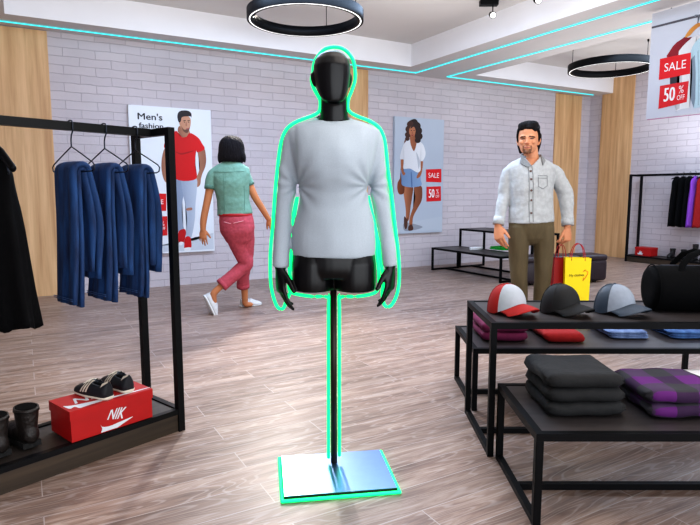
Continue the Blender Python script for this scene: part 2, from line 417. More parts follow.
# ================================================================== CEILING LAMPS
def ring_lamp(c, rad, rise, label, angs):
    t = thing('ring_lamp', label, 'ceiling lamp', c, 0, 'hanging ring lamps')
    h, w = .10, .062; seg = 72
    prof = [(rad, -h/2), (rad, h/2), (rad-w, h/2), (rad-w, -h/2), ]
    b = MB()
    rings = [[Vector((r*math.cos(2*PI*k/seg), r*math.sin(2*PI*k/seg), zz)) for k in range(seg)] for r, zz in prof+[prof[0]]]
    b.ring_loft(rings, cap=False); o = b.build('ring_housing', M['black'], t)
    for p in o.data.polygons: p.use_smooth = abs(p.normal.z) < .3
    b = MB(); pr = [(rad-w+.014, -h/2-.002), (rad-.012, -h/2-.002)]
    pr = [(rad-.034, -h/2-.001), (rad-.023, -h/2-.001), (rad-.023, -h/2+.002), (rad-.034, -h/2+.002), (rad-.034, -h/2-.001)]
    b.ring_loft([[Vector((r*math.cos(2*PI*k/seg), r*math.sin(2*PI*k/seg), zz)) for k in range(seg)] for r, zz in pr], cap=False)
    b.build('light_strip', M['led'], t)
    for a in angs:
        p = Vector((math.cos(a)*(rad-w/2), math.sin(a)*(rad-w/2), 0))
        w_ = MB().tube([p+Vector((0, 0, h/2)), p+Vector((0, 0, rise))], .004, 8, round_=False).build('suspension_wire', M['black'], t)
        MB().tube([p+Vector((0, 0, rise-.03)), p+Vector((0, 0, rise))], .014, 10, round_=False).build('ceiling_cap', M['black'], w_)
    return t
p1 = atz(305.5, 16.5, 3.0)
ring_lamp(p1, .6, ZC-3.0, 'large black ring lamp hanging above the mannequin', (YAW*-1+R(70), R(-35)-YAW+R(70)-R(60), R(200)))
p2 = atz(611, 67, 3.03)
ring_lamp(p2, .6, ZC-3.03, 'black ring lamp hanging partly behind the sale banner', (R(150), R(30), R(270)))
def track_light(px, py, label):
    p = atz(px, py, ZC); t = thing('track_spotlight', label, 'spotlight', p, -YAW, 'ceiling spotlights')
    MB().box((0, 0, -.03), (.2, .09, .06), bevel=.008).build('mounting_box', M['black'], t)
    MB().tube([(.045, 0, -.06), (.045, 0, -.13)], .006, 8, round_=False).build('stem', M['black'], t)
    hd = MB().tube([(.045, .06, -.135), (.036, -.05, -.175)], [.03, .036], 18, flat=(True, True)).build('spot_head', M['black'], t)
    MB().tube([(.0362, -.0505, -.1755), (.0357, -.0535, -.1768)], .029, 18, round_=False).build('lens', M['led'], hd)
    return p
s1 = track_light(489, 0, 'black ceiling spotlight with a white lens, left one of two')
s2 = track_light(534, -16, 'black ceiling spotlight cut by the top edge of the picture, right one of two')

# ================================================================== POSTERS
def cr(pts, n=5):                            # closed smooth outline through points
    P = [Vector((p[0], p[1])) for p in pts]; m = len(P); out = []
    for i in range(m):
        a, b, c_, d = P[i-1], P[i], P[(i+1) % m], P[(i+2) % m]
        for k in range(n):
            t = k/n
            out.append(.5*((2*b)+(c_-a)*t+(2*a-5*b+4*c_-d)*t*t+(3*b-a-3*c_+d)*t**3))
    return out
class Print:
    """flat printed picture: layered coloured outlines on the face of a poster"""
    def __init__(s, to3, out): s.mb = MB(); s.to3 = to3; s.out = Vector(out); s.k = 1; s.cols = {}
    def shape(s, pts, colr, smooth=True, shade=None):
        P = cr(pts) if smooth else [Vector(p) for p in pts]
        vs = [s.mb.bm.verts.new(s.to3(p[0], p[1])+s.out*(.00012*s.k)) for p in P]
        x0 = min(p[0] for p in P); x1 = max(p[0] for p in P)
        for v, p in zip(vs, P):
            cc = colr
            if shade: 
                t = (p[0]-x0)/max(1e-6, x1-x0); cc = tuple(a*(1-t)+b_*t for a, b_ in zip(colr, shade))
            s.cols[v] = cc
        f = s.mb.bm.faces.new(vs)
        bmesh.ops.triangulate(s.mb.bm, faces=[f]); s.k += 1
    def ell(s, cx, cy, rx, ry, colr, n=14, **k): s.shape([(cx+rx*math.cos(2*PI*i/n), cy+ry*math.sin(2*PI*i/n)) for i in range(n)], colr, False, **k)
    def text(s, body, M4, size, colr, **k):
        before = set(s.mb.bm.verts)
        text_mesh(s.mb, body, size, Matrix.Translation(s.out*(.00012*s.k)) @ M4, ex=.00005, **k)
        for v in s.mb.bm.verts:
            if v not in before: s.cols[v] = colr
        s.k += 1
    def build(s, parent, inv):
        s.mb.bm.verts.index_update()
        order = [s.cols[v] for v in s.mb.bm.verts]
        for v in s.mb.bm.verts: v.co = inv @ v.co
        me = bpy.data.meshes.new('print'); s.mb.bm.to_mesh(me); s.mb.bm.free()
        a = me.color_attributes.new('Col', 'FLOAT_COLOR', 'POINT')
        for i, cc in enumerate(order): a.data[i].color = lin(cc)
        return link('print', me, M['print'], parent)
def wall_basis(o, xdir): # text x axis along xdir, y up
    x = Vector(xdir); yv = Vector((0, 0, 1)); zv = x.cross(yv)
    m = Matrix((x, yv, zv)).transposed().to_4x4(); m.translation = o; return m
def sale_boxes(pr, to3, xdir, b1, b2, colA=(222, 18, 26), colB=(214, 28, 36)):
    W = (238, 238, 240)
    def cen(b): return (sum(p[0] for p in b)/4, sum(p[1] for p in b)/4)
    pr.shape(b1, colA, False); pr.shape(b2, colB, False)
    for b, kind in ((b1, 0), (b2, 1)):
        c3 = to3(*cen(b)); l = to3((b[0][0]+b[3][0])/2, (b[0][1]+b[3][1])/2); r = to3((b[1][0]+b[2][0])/2, (b[1][1]+b[2][1])/2)
        w = (r-l).length; xd = Vector(xdir)
        if kind == 0: pr.text('SALE', wall_basis(c3, xdir), w*.37, W, xs=.92)
        else:
            [pr.text('50', wall_basis(c3-xd*w*(.15+e_), xdir), w*.66, W, xs=.62) for e_ in (-.012, .012)]
            pr.text('%', wall_basis(c3+xd*w*.26+Vector((0, 0, w*.12)), xdir), w*.36, W, xs=.74)
            pr.text('OFF', wall_basis(c3+xd*w*.26-Vector((0, 0, w*.14)), xdir), w*.235, W, xs=.66)
# poster of the man in red
YP = 7.45
t1 = thing('fashion_poster', 'white wall poster of a man in a red t-shirt, headed Men\'s fashion', 'poster', (1.672, YP, 1.335), 0)
MB().box((0, .0245, 0), (1.0, .049, 1.81)).build('poster_board', M['poster'], t1)
to1 = lambda x, y: aty(x, y, YP)
pr = Print(to1, (0, -1, 0)); SK = (196, 142, 112); SKD = (150, 98, 76)
pr.shape([(196, 240), (213.4, 233), (213.9, 249), (140, 253.5), (150, 248)], (205, 212, 222), False)
pr.shape([(165, 148), (170, 149), (168.5, 158), (166.5, 168), (169, 177), (168, 183), (164, 180), (161.5, 169), (162, 157)], SKD, shade=SK)
pr.shape([(198, 150), (204, 148), (206, 157), (205.5, 166), (201.5, 176), (200, 185), (196, 187), (193.5, 182), (198, 174), (200, 165), (198.5, 158)], SK, shade=SKD)
pr.shape([(176.5, 178), (186, 178), (187, 186), (183.5, 196), (182, 206), (182.3, 220), (184, 232), (178.5, 233), (176.5, 215), (175.5, 195)], (136, 150, 174), shade=(160, 172, 194)); pr.shape([(182, 178), (196, 178), (196.7, 190), (195.3, 205), (194.7, 220), (191, 238), (186, 237), (187, 220), (185.5, 206), (183, 194)], (160, 172, 194), shade=(194, 204, 219))
pr.shape([(186.5, 208.5), (191.5, 207.5), (192, 210), (187, 210.5)], (176, 122, 100))
pr.shape([(179, 231), (184.5, 229), (186, 234), (183, 243), (180, 244), (178, 238)], (190, 16, 26)); pr.shape([(185, 238), (190, 237), (191.5, 246), (189, 250.5), (184.5, 249.5)], (204, 18, 28))
pr.shape([(179.5, 242), (183, 242), (182, 245), (179.5, 245)], (235, 235, 238)); pr.shape([(184.5, 248), (191, 247.5), (189.5, 251), (185, 251)], (235, 235, 238))
pr.shape([(179.5, 126), (188, 129), (190, 135), (184.5, 138.5), (178, 132)], SKD, shade=SK)
pr.shape([(176.5, 131), (180, 136), (185.5, 137.5), (190, 133), (198, 137.5), (202, 143.5), (204.5, 149), (197.5, 152.5), (196, 151), (195, 165), (195.8, 179), (176, 179), (172.5, 160), (170.5, 148.5), (164, 147.5), (166, 139), (170, 134)], (196, 6, 14), shade=(226, 14, 22))
pr.shape([(173, 150), (180, 153), (187, 152), (194, 150.5), (187, 153.5), (180, 154.5)], (170, 4, 12))
pr.shape([(179, 120), (181, 116.5), (187, 115.5), (190.5, 119), (190.6, 124.5), (189.3, 129.5), (187, 132.5), (183.3, 130.5), (180, 126)], SK, shade=(206, 156, 128))
pr.shape([(181, 126), (184, 129.5), (187, 129), (189.6, 127.5), (189, 130.5), (187, 133), (183.5, 131.3)], (112, 76, 62))
pr.shape([(186, 128.4), (189, 128.2), (187.6, 129.4)], (180, 92, 92))
for a, b_ in ((183.5, 120.6), (187.6, 120.6)): pr.shape([(a-.2, b_), (a+2, b_-.5), (a+2, b_+.2), (a, b_+.6)], (42, 30, 28)); pr.ell(a+1, b_+1.6, .7, .4, (44, 34, 34))
pr.shape([(186, 121), (187, 125.5), (185.5, 126)], (176, 120, 96))
pr.shape([(178.3, 121.5), (177.3, 117), (178.3, 112.5), (182, 110.6), (188, 110.8), (191.2, 113.5), (191.3, 117.5), (190, 116.3), (184, 116.6), (181.6, 117.6), (180.8, 121), (179.5, 122.5)], (38, 28, 30))
ca, cb2 = to1(138, 115.7), to1(161.5, 118.5); [pr.text("Men's", wall_basis((ca+cb2)/2+Vector((dx, 0, dz)), (1, 0, 0)), .108, (22, 26, 38), xs=1.2) for dx, dz in ((-.002, 0), (.002, 0), (0, .0015), (0, -.0015))]
ca, cb2 = to1(139, 125.2), to1(163.5, 127); [pr.text("fashion", wall_basis((ca+cb2)/2+Vector((dx, 0, 0)), (1, 0, 0)), .092, (22, 26, 38), xs=1.12) for dx in (-.002, .002)]
sale_boxes(pr, to1, (1, 0, 0), [(147.5, 193), (166.2, 193.7), (166.2, 210.8), (147.8, 211)], [(148, 216.5), (167.2, 216.2), (167.5, 235.3), (148.4, 236.5)])
pr.build(t1, Matrix.Translation((-1.672, -YP, -1.335)))
# poster of the woman
t2 = thing('fashion_poster', 'grey wall poster of a curly-haired woman in white shirt and denim shorts', 'poster', (5.485, YP, 1.447), 0)
MB().box((0, .0245, 0), (.95, .049, 1.795)).build('poster_board', M['poster_g'], t2)
q = lambda x, y: (380+x/4.0375, 110+y/4.0385)
pr = Print(to1, (0, -1, 0)); S2 = (170, 104, 70); S2D = (120, 68, 44)
def ps(l, *a, **k): pr.shape([q(*p) for p in l], *a, **k)
ps([(66, 462), (250, 430), (250, 486), (68, 490)], (190, 199, 211), False)
ps([(100, 455), (170, 470), (150, 482), (100, 488)], (150, 156, 168))
ps([(138, 309), (166, 307), (171, 335), (167, 368), (150, 400), (134, 432), (129, 470), (119, 468), (120, 436), (136, 385), (142, 350)], S2, shade=S2D)
ps([(95, 307), (132, 308), (130, 350), (123, 392), (117, 442), (105, 445), (104, 398), (97, 350)], (196, 128, 92), shade=S2D)
ps([(98, 430), (108, 440), (112, 432), (110, 470), (103, 482), (97, 465)], (84, 52, 40)); ps([(115, 470), (124, 462), (131, 466), (134, 482), (122, 488), (114, 484)], (84, 52, 40))
ps([(98, 128), (104, 128), (92, 220), (86, 290), (80, 290), (86, 210)], (120, 66, 36)); ps([(72, 292), (84, 276), (97, 286), (99, 320), (94, 338), (78, 340), (70, 320)], (138, 74, 40), shade=(104, 52, 28))
ps([(88, 240), (160, 244), (164, 280), (167, 304), (130, 312), (90, 304), (87, 275)], (112, 142, 182), shade=(138, 166, 202)); ps([(124, 255), (128, 255), (131, 308), (126, 308)], (90, 118, 160))
ps([(84, 198), (96, 200), (92, 240), (102, 256), (94, 264), (86, 246)], S2); ps([(160, 204), (173, 204), (170, 245), (162, 268), (150, 276), (148, 268), (158, 244)], S2)
ps([(100, 132), (125, 120), (150, 124), (174, 140), (184, 178), (172, 206), (163, 208), (164, 242), (150, 252), (120, 236), (94, 236), (96, 202), (80, 196), (88, 158)], (214, 216, 222), shade=(238, 240, 244))
ps([(146, 170), (160, 204), (156, 240), (150, 200)], (190, 194, 204))
ps([(119, 98), (142, 98), (145, 118), (148, 132), (137, 166), (124, 140), (121, 118)], S2, shade=(150, 88, 58))
for a, b_, r_ in ((134, 62, 24), (118, 78, 16), (152, 84, 18), (156, 106, 16), (112, 100, 12), (138, 50, 14), (122, 58, 14), (148, 64, 16), (152, 122, 12), (110, 116, 9)): pr.ell(*q(a, b_), r_/4.04, r_/4.04, (44, 24, 20) if a > 125 else (70, 38, 26))
pr.ell(*q(130, 86), 3.3, 5.2, (182, 118, 84)); ps([(122, 74), (130, 62), (140, 70), (134, 68), (126, 74)], (54, 30, 24))
for a in (123.5, 134): ps([(a, 82), (a+6, 82), (a+3, 85)], (36, 22, 20))
ps([(124, 100), (136, 100), (130, 105)], (150, 60, 56)); ps([(130, 86), (132, 95), (127, 95)], (150, 90, 62))
sale_boxes(pr, to1, (1, 0, 0), [q(185, 240), q(247, 238), q(247, 292), q(186, 290)], [q(187, 310), q(245, 308), q(246, 367), q(187, 370)])
pr.build(t2, Matrix.Translation((-5.485, -YP, -1.447)))
# banner hung under the ceiling beam
XP = 5.6
t3 = thing('sale_banner', 'silver sale banner of t-shirts on a rail, hung below the ceiling beam', 'banner', (XP, 2.9, 2.455), 0)
MB().box((.012, 0, 0), (.02, 1.68, 1.03)).build('banner_board', M['poster_h'], t3)
for yy in (-.65, .65): MB().tube([(.012, yy, .515), (.012, yy, ZS-2.455)], .006, 8, round_=False).build('hanging_rod', M['wire'], t3)
to3 = lambda x, y: atx(x, y, XP)
g = lambda x, y: (620+x/4.0375, y/4.0385)
pr = Print(to3, (-1, 0, 0))
def ps(l, *a, **k): pr.shape([g(*p) for p in l], *a, **k)
ps([(128, 108), (330, 56), (430, 30), (430, 38), (330, 66), (128, 116)], (92, 88, 96), False)
ps([(188, 226), (200, 208), (214, 186), (230, 170), (246, 160), (262, 148), (275, 152), (292, 148), (268, 178), (250, 205), (240, 235), (238, 300), (236, 340), (202, 342), (206, 262), (196, 250)], (156, 16, 34), False, shade=(120, 10, 24)); ps([(206, 262), (214, 250), (212, 342), (202, 342)], (96, 8, 20), False); ps([(206, 300), (236, 292), (236, 345), (202, 346)], (56, 50, 58), False)
ps([(238, 206), (254, 186), (272, 168), (292, 152), (312, 140), (330, 148), (345, 140), (318, 170), (298, 200), (286, 245), (284, 300), (280, 436), (250, 440), (224, 448), (240, 330), (244, 250), (234, 240)], (232, 232, 234), False, shade=(208, 206, 208)); ps([(244, 250), (254, 236), (250, 330), (240, 438), (226, 446), (240, 330)], (196, 194, 198), False)
ps([(284, 214), (292, 190), (306, 168), (325, 150), (345, 138), (372, 148), (400, 150), (424, 180), (430, 230), (430, 405), (380, 420), (318, 434), (298, 438), (286, 402), (292, 300), (290, 236)], (178, 206, 218), False, shade=(200, 220, 230))
ps([(290, 236), (302, 222), (306, 300), (304, 400), (298, 436), (286, 402), (292, 300)], (126, 140, 154), False); ps([(318, 200), (322, 300), (320, 425), (314, 425), (316, 300), (312, 210)], (158, 186, 198), False)
ps([(262, 150), (282, 118), (312, 94), (326, 96), (345, 120), (326, 106), (302, 122), (282, 144)], (216, 150, 70), shade=(190, 120, 50))
ps([(300, 66), (304, 60), (316, 60), (322, 68), (316, 92), (312, 92), (318, 70), (310, 64), (304, 70)], (120, 124, 134))
ps([(110, 482), (330, 459), (430, 448), (430, 451), (330, 462), (110, 486)], (176, 120, 150), False)
sale_boxes(pr, to3, (0, -1, 0), [g(162, 238), g(287, 212), g(283, 298), g(157, 323)], [g(162, 347), g(278, 327), g(270, 412), g(155, 440)])
pr.build(t3, Matrix.Translation((-XP, -2.9, -2.455)))

# ================================================================== CLOTHES RACKS
def rack(loc, rotz, L, D, Hh, label, mid=True, tw=.034):
    """origin at the right front foot; extends along -x, depth +y"""
    t = thing('clothes_rack', label, 'clothes rack', loc, rotz)
    for x in (0, -L):
        for y in (0, D):
            MB().box((x, y, Hh/2), (tw, tw, Hh)).build('post', M['rackblack'], t)
        MB().box((x, D/2, Hh-tw/2), (tw-.002, D-tw, tw)).build('crossbar', M['rackblack'], t)
    MB().box((-L/2, D/2 if mid else 0, Hh-tw/2), (L-tw, tw*1.1, tw*1.1)).build('hanging_rail', M['rackblack'], t)
    if not mid: MB().box((-L/2, D, Hh-tw/2), (L-tw, tw, tw)).build('hanging_rail', M['rackblack'], t)
    b = MB(); zt = .117
    for y in (0, D): b.box((-L/2, y, zt-.013), (L-tw, tw-.004, .026))
    for x in (0, -L): b.box((x, D/2, zt-.013), (tw-.004, D-tw, .026))
    fr = b.build('base_frame', M['rackblack'], t)
    MB().box((-L/2, D/2, zt-.018), (L-tw, D-tw, .022)).build('shelf_board', M['shelf'], t)
    b = MB()
    for y in (.002, D-.002): b.box((-L/2, y, .045), (L-tw, .018, .088))
    for x in (.002, -L-.002): b.box((x, D/2, .045), (.018, D-tw, .088))
    b.build('fascia', M['fascia'], t)
    return t
RP = atz(180.5, 430, 0); RA = math.atan2(.343, .94)
RX = Vector((math.cos(RA), math.sin(RA), 0)); RY = Vector((-math.sin(RA), math.cos(RA), 0))
rack((RP.x, RP.y, 0), RA, 2.1, .31, 1.505, 'near black clothes rack holding jeans, with a shoe shelf, left foreground')
def rk(s, d, z): return Vector((RP.x, RP.y, 0))-RX*s+RY*d+Vector((0, 0, z))      # s along the rack from its right end
# hangers and jeans: the rail is at mid depth
RAILZ = 1.505
def solve_rail(px):                                      # distance along the rail whose top projects to pixel column px
    lo, hi = -.2, 2.2
    for _ in range(50):
        m_ = (lo+hi)/2; w = rk(m_, .155, RAILZ)-Vector((0, 0, EYE)); x = 350+FPX*w.dot(RT)/w.dot(FW)
        if x > px: lo = m_
        else: hi = m_
    return lo
def wire_hanger(s, label):
    t = thing('wire_hanger', label, 'clothes hanger', rk(s, .155, RAILZ), RA, 'wire hangers with jeans')
    # local y runs across the rail
    hk = [(0, .0+.017*math.cos(a), .004+.017*math.sin(a)) for a in [R(v) for v in (200, 170, 140, 110, 80, 50, 20, -5)]]
    hk = [(0, -p[1], p[2]) for p in hk]
    hk = hk[::-1]
    pts = [(0, .024, -.03), (0, .0245, -.006), (0, .018, .006), (0, 0, .009), (0, -.018, .006), (0, -.0245, -.006), (0, -.024, -.035), (0, -.006, -.055), (0, 0, -.075), (0, 0, -.105)]
    MB().tube(pts, .0032, 8).build('hook', M['wire'], t)
    W = .2
    fr = [(0, 0, -.105), (0, W*.5, -.143), (0, W*.96, -.18), (0, W*1.03, -.192), (0, W, -.21), (0, W*.9, -.216), (0, 0, -.217), (0, -W*.9, -.216), (0, -W, -.21), (0, -W*1.03, -.192), (0, -W*.96, -.18), (0, -W*.5, -.143), (0, 0, -.105)]
    MB().tube(fr, .003, 8).build('frame', M['wire'], t)
    return t
def jeans(s, label, ph):
    t = thing('jeans', label, 'jeans', rk(s, .155, RAILZ-.215), RA, 'folded jeans on the near rack')
    r0 = random.Random(ph)
    def drape(y0, y1, pathx, pathz, th, nm, mt, ny=16, amp=.006, sub=None, fold=.0):
        # strip thickness th following a path in x-z, extruded over y with vertical folds
        b = MB(); n = len(pathx)
        cl = []
        for i in range(n):
            i0, i1 = max(0, i-1), min(n-1, i+1)
            tx, tz = pathx[i1]-pathx[i0], pathz[i1]-pathz[i0]; l = math.hypot(tx, tz) or 1
            cl.append((-tz/l, tx/l))
        rings = []
        for i in range(n):
            ring = []
            for side in (1, -1):
                js = range(ny+1) if side == 1 else range(ny, -1, -1)
                for j in js:
                    u = j/ny; y = y0+(y1-y0)*u
                    ed = math.sqrt(max(0., 1-(2*u-1)**6))
                    am = amp*min(1., abs(i-n*.45)/(n*.4))
                    w = am*math.sin(u*11+ph)+am*.7*math.sin(u*23+i*.25+ph*2)
                    off = side*th/2*(.35+.65*ed)+w
                    ring.append(Vector((pathx[i]+cl[i][0]*off, y+.004*math.sin(i*.6+ph), pathz[i]+cl[i][1]*off)))
            rings.append(ring)
        b.ring_loft(rings)
        return b.build(nm, mt, sub or t)
    def path(lx, lz, rx_, rz, r):
        xs, zs = [], []
        for k in range(13): u = k/12; xs.append(lx+(-r-lx)*u**.7); zs.append(lz*(1-u))
        for k in range(1, 9): a = PI-PI*k/9; xs.append(r*math.cos(a)); zs.append(r*math.sin(a))
        for k in range(13):
            u = k/12; xs.append(r+(rx_-r)*math.sin(min(1, u*1.9)*PI/2)*(1 if u < .55 else 1-.45*((u-.55)/.45))); zs.append(rz*u)
        return xs, zs
    # outer leg (two layers of cloth) over the hanger bar, long side toward the left
    xs, zs = path(-.058, -.585, .066, -.48, .030); drape(-.1, .1, xs, zs, .03, 'outer_leg', M['denim'])
    xs, zs = path(-.024, -.60, .036, -.445, .010); drape(-.094, .097, xs, zs, .026, 'inner_leg', M['denim'])
    b = MB()
    for zz in (-.558, -.566):
        b.box((-.0765, 0, zz), (.003, .185, .003))
    b.build('hem_stitching', M['denim_m'], t)
    return t
for px, lab, ph in ((70, 'leftmost of the three', 1.0), (103.5, 'middle one of the three', 2.3), (134.5, 'rightmost of the three', 3.7)):
    s = solve_rail(px)
    wire_hanger(s, 'thin wire hanger on the near rack, %s' % lab)
    jeans(s, 'dark blue jeans folded over a wire hanger, %s' % lab.replace('one of', 'pair of'), ph)
# black dresses at the left end of the rack
def dress(loc, rotz, label, m, w, l, flare, thick=1.0, group=None, ph=0., name='dress'):
    t = thing(name, label, 'dress', loc, rotz, group)
    b = MB(); rings = []
    for i in range(23):
        u = i/22; z = -l*u
        hw = w*(.35+.65*min(1, u*9)) if u < .11 else w*(1-.10*math.sin(min(1, (u-.1)/.35)*PI))+flare*max(0, (u-.3)/.7)**1.2
        dp = thick*(.03+.035*min(1, u*3)+flare*.25*u)
        ring = []
        for k in range(48):
            a = 2*PI*k/48
            wv = 1+.09*u*math.sin(a*7+ph)+.05*u*math.sin(a*12+ph*2+u*3)
            ring.append(Vector((dp*wv*math.cos(a), hw*wv*math.sin(a), z-.012*u*math.sin(a*5+ph))))
        rings.append(ring)
    b.ring_loft(rings); b.build('dress_body', m, t)
    return t
def plastic_hanger(loc, rotz, label, W=.21):
    t = thing('plastic_hanger', label, 'clothes hanger', loc, rotz)
    MB().tube([(0, .022, -.03), (0, .024, 0), (0, .016, .021), (0, 0, .027), (0, -.016, .021), (0, -.024, 0), (0, -.022, -.035), (0, -.006, -.055), (0, 0, -.075), (0, 0, -.11)], .0032, 8).build('hook', M['wire'], t)
    MB().tube([(0, -W, -.215), (0, -W*.5, -.155), (0, 0, -.115), (0, W*.5, -.155), (0, W, -.215)], [(.012, .016), (.013, .02), (.014, .022), (.013, .02), (.012, .016)], 12).build('shoulder_bar', M['black'], t)
    MB().tube([(0, -W*.72, -.2), (0, -W*.8, -.235), (0, -W*.3, -.243), (0, W*.3, -.243), (0, W*.8, -.235), (0, W*.72, -.2)], .0035, 8).build('trouser_bar', M['wire'], t)
    return t
def px_of(w): w = w-Vector((0, 0, EYE)); return 350+FPX*w.dot(RT)/w.dot(FW), 262.5-FPX*w.dot(UP)/w.dot(FW)
s = .3
while px_of(rk(s, .155-.21, RAILZ-.21))[0] > 13 and s < 1.6: s += .005
plastic_hanger(rk(s, .155, RAILZ), RA, 'black plastic hanger holding the long black dress on the near rack')
dress(rk(s, .155, RAILZ-.145), RA, 'long black dress hanging left of the jeans on the near rack', M['dress'], .165, .69, .10, ph=.6)

# shoebox on the rack shelf
ZSH = .119
def shoebox(loc, rotz, w, d, h, label, tiny=False):
    t = thing('shoebox', label, 'shoebox', loc, rotz)
    MB().box((w/2, d/2, (h-.012)/2), (w, d, h-.012)).build('box_body', M['boxred'], t)
    lid = MB().box((w/2, d/2, h-.022), (w+.008, d+.008, .044)).build('lid', M['boxred'], t)
    def sw(s, ox, oy):   # curved tick-like mark
        return [(ox+x*s, oy+y*s) for x, y in ((0, .30), (.035, .19), (.10, .15), (.22, .17), (.45, .24), (.98, .42), (.60, .20), (.36, .06), (.16, -.02), (.04, .0), (-.015, .10))]
    b = MB(); P = cr([(w*x, h*z_) for x, z_ in ((.335, .30), (.35, .22), (.40, .17), (.46, .16), (.56, .19), (.74, .235), (.64, .13), (.54, .03), (.52, .015), (.345, .015), (.35, .08), (.35, .17))], 4)
    vs = [(p[0], -.0052, max(.004, p[1])) for p in P]
    P2 = []
    for p in vs:
        x = min(p[0], w*.98)
        P2.append(Vector((x, -.0012, p[2]) if p[2] < h-.046 else (x, -.0052, p[2])))
    zmx = h-.05
    f = b.poly([Vector((v.x, -.0012, min(v.z, zmx))) for v in P2]); bmesh.ops.triangulate(b.bm, faces=[f])
    xd = Matrix(((1, 0, 0), (0, 0, -1), (0, 1, 0))).to_4x4()
    xd.translation = (w*.52, -.0012, h*.50)
    text_mesh(b, 'NIK', .074, xd @ Matrix.Rotation(R(-12), 4, 'Z'), bold=.0012, shear=.42, xs=.62, ex=.0004)
    b.build('front_logo', M['boxwhite'], t)
    b = MB(); P = cr([(x*w, y*d) for x, y in ((.035, .16), (.02, .42), (.06, .36), (.14, .30), (.25, .26), (.5, .19), (.97, .13), (.97, .09), (.5, .09), (.2, .06), (.12, .05), (.1, .2))], 4)
    f = b.poly([Vector((p[0], p[1], h+.0008)) for p in P]); bmesh.ops.triangulate(b.bm, faces=[f])
    xt = Matrix.Translation((w*.34, d*.52, h+.0008))
    text_mesh(b, 'NIK', .095, xt, bold=.0015, shear=.3, xs=1.0, ex=.0004)
    b.build('lid_logo', M['boxwhite'], lid)
    return t
B0 = atz(72, 443, ZSH)
BW, BD, BH = .385, .205, .141
shoebox((B0.x, B0.y, ZSH), RA, BW, BD, BH, 'bright red shoebox with white lettering on the near rack shelf')

def sneaker(loc, rotz, label, s=1.0, mats=('navy', 'cream', 'cream'), stripes=True, group=None, cat='shoe', name='sneaker', parent=None, L=.27, rot=None, hs=1.0, ws=1.0):
    """heel at x=0, toe at x=L, sole on z=0"""
    if parent is None: t = thing(name, label, cat, loc, rotz, group)
    else:
        t = parent
    X = rot or Matrix()
    def W(u): return ws*L*(.118+.055*math.sin(min(1, u/.62)*PI/2)**2 if u < .62 else .173-.03*((u-.62)/.38)**1.5)*(.62 if u < .001 else 1)*math.sqrt(max(.03, 1-max(0, (u-.78)/.23)**2.2))*math.sqrt(max(.15, 1-max(0, (.1-u)/.11)**2))
    def Hh(u): return hs*L*(.255-.02*math.sin(min(1, u/.4)*PI)) if u < .4 else hs*L*(.255-(.255-.135)*((u-.4)/.38) if u < .78 else .135-.065*((u-.78)/.22)**1.5)
    zb = L*.05
    def S(u, th, off=0.):
        w = W(u)+off; h = Hh(u)-zb+off
        y = w*math.cos(th)*(1-.25*max(0, math.sin(th))**2*(1 if u < .5 else .3)); z = zb+h*max(0, math.sin(th))**.75
        return Vector((u*L, y, z))
    b = MB(); rings = []
    for i in range(31):
        u = .004+i/30*.99; ring = []
        for k in range(19):
            th = PI*k/18; p = S(u, th)
            if .05 < u < .46:
                e = min(1, (u-.05)/.07, (.46-u)/.09); m_ = max(0, math.sin(th)-.76)/.24
                p.z -= hs*L*.15*e*min(1, m_*2.2)
            ring.append(X @ p)
        rings.append(ring)
    b.ring_loft(rings); up = b.build('upper', M[mats[0]], t)
    b = MB(); rings = []
    for zz, o in ((0, -.004), (.003, 0), (zb*.9, .002), (zb*1.15, -.003)):
        r_ = []
        us = [i/14 for i in range(15)]
        for u in us: r_.append(Vector((u*L*1.015-.002, W(max(.004, u))+o, zz)))
        for u in us[::-1]: r_.append(Vector((u*L*1.015-.002, -W(max(.004, u))-o, zz)))
        rings.append([X @ p for p in r_])
    b.ring_loft(rings); b.build('sole', M[mats[1]], t)
    b = MB(); rings = []
    b.tube([X @ Vector((L*.12, 0, L*.15*hs)), X @ Vector((L*.42, 0, L*.15*hs))], [L*.06, L*.07], 12); b.build('lining', M['lining' if stripes else mats[0]], t)
    if stripes:
        for sd in (1, -1):
            for j in range(3):
                b = MB(); a0, a1 = [], []
                for k in range(8):
                    v = k/7; th = R(8+58*v); th = th if sd == 1 else PI-th; u = .60-.075*j-.10*v
                    a0.append(X @ S(u, th, .0016)); a1.append(X @ S(u+.046, th, .0016))
                b.ring_loft([a0, a1], cap=False, closed=False); b.build('stripe', M[mats[2]], up)
        b = MB(); a0, a1 = [], []
        for k in range(13):
            v = k/12; u = .012+.13*(2*v-1)**2; th = R(40) if v < .5 else PI-R(40)
            c0 = S(u, R(38) if v < .5 else PI-R(38), .002)
        for sd in (1, -1):
            a0, a1 = [], []
            for k in range(7):
                u = .006+.12*k/6; aa = R(34+26*(1-k/6)); bb = R(58+22*(1-k/6))
                aa, bb = (aa, bb) if sd == 1 else (PI-aa, PI-bb)
                a0.append(X @ S(u, aa, .002)); a1.append(X @ S(u, bb, .002))
            b.ring_loft([a0, a1], cap=False, closed=False)
        b.build('heel_tab', M[mats[2]], t)
        b = MB()
        for k in range(4):
            u = .50+.05*k; zz = Hh(u)*.985+.001
            b.tube([X @ Vector((u*L, -.022, zz-.004)), X @ Vector((u*L, 0, zz+.003)), X @ Vector((u*L, .022, zz-.004))], .0025, 6)
        b.build('laces', M[mats[2]], t)
    return t
BT = ZSH+BH+.001
for heel, toe, lab in (((110, 399.5), (78, 390), 'black sneaker with three cream stripes on the red shoebox, left one'), ((130, 392.5), (103, 380.5), 'black sneaker with three cream stripes on the red shoebox, right one')):
    a = atz(*heel, BT); d = atz(*toe, BT)-a
    sneaker((a.x, a.y, BT), math.atan2(d.y, d.x), lab, L=max(.2, min(.245, d.length)), hs=1.38, ws=1.1, group='black striped sneakers on the shoebox')

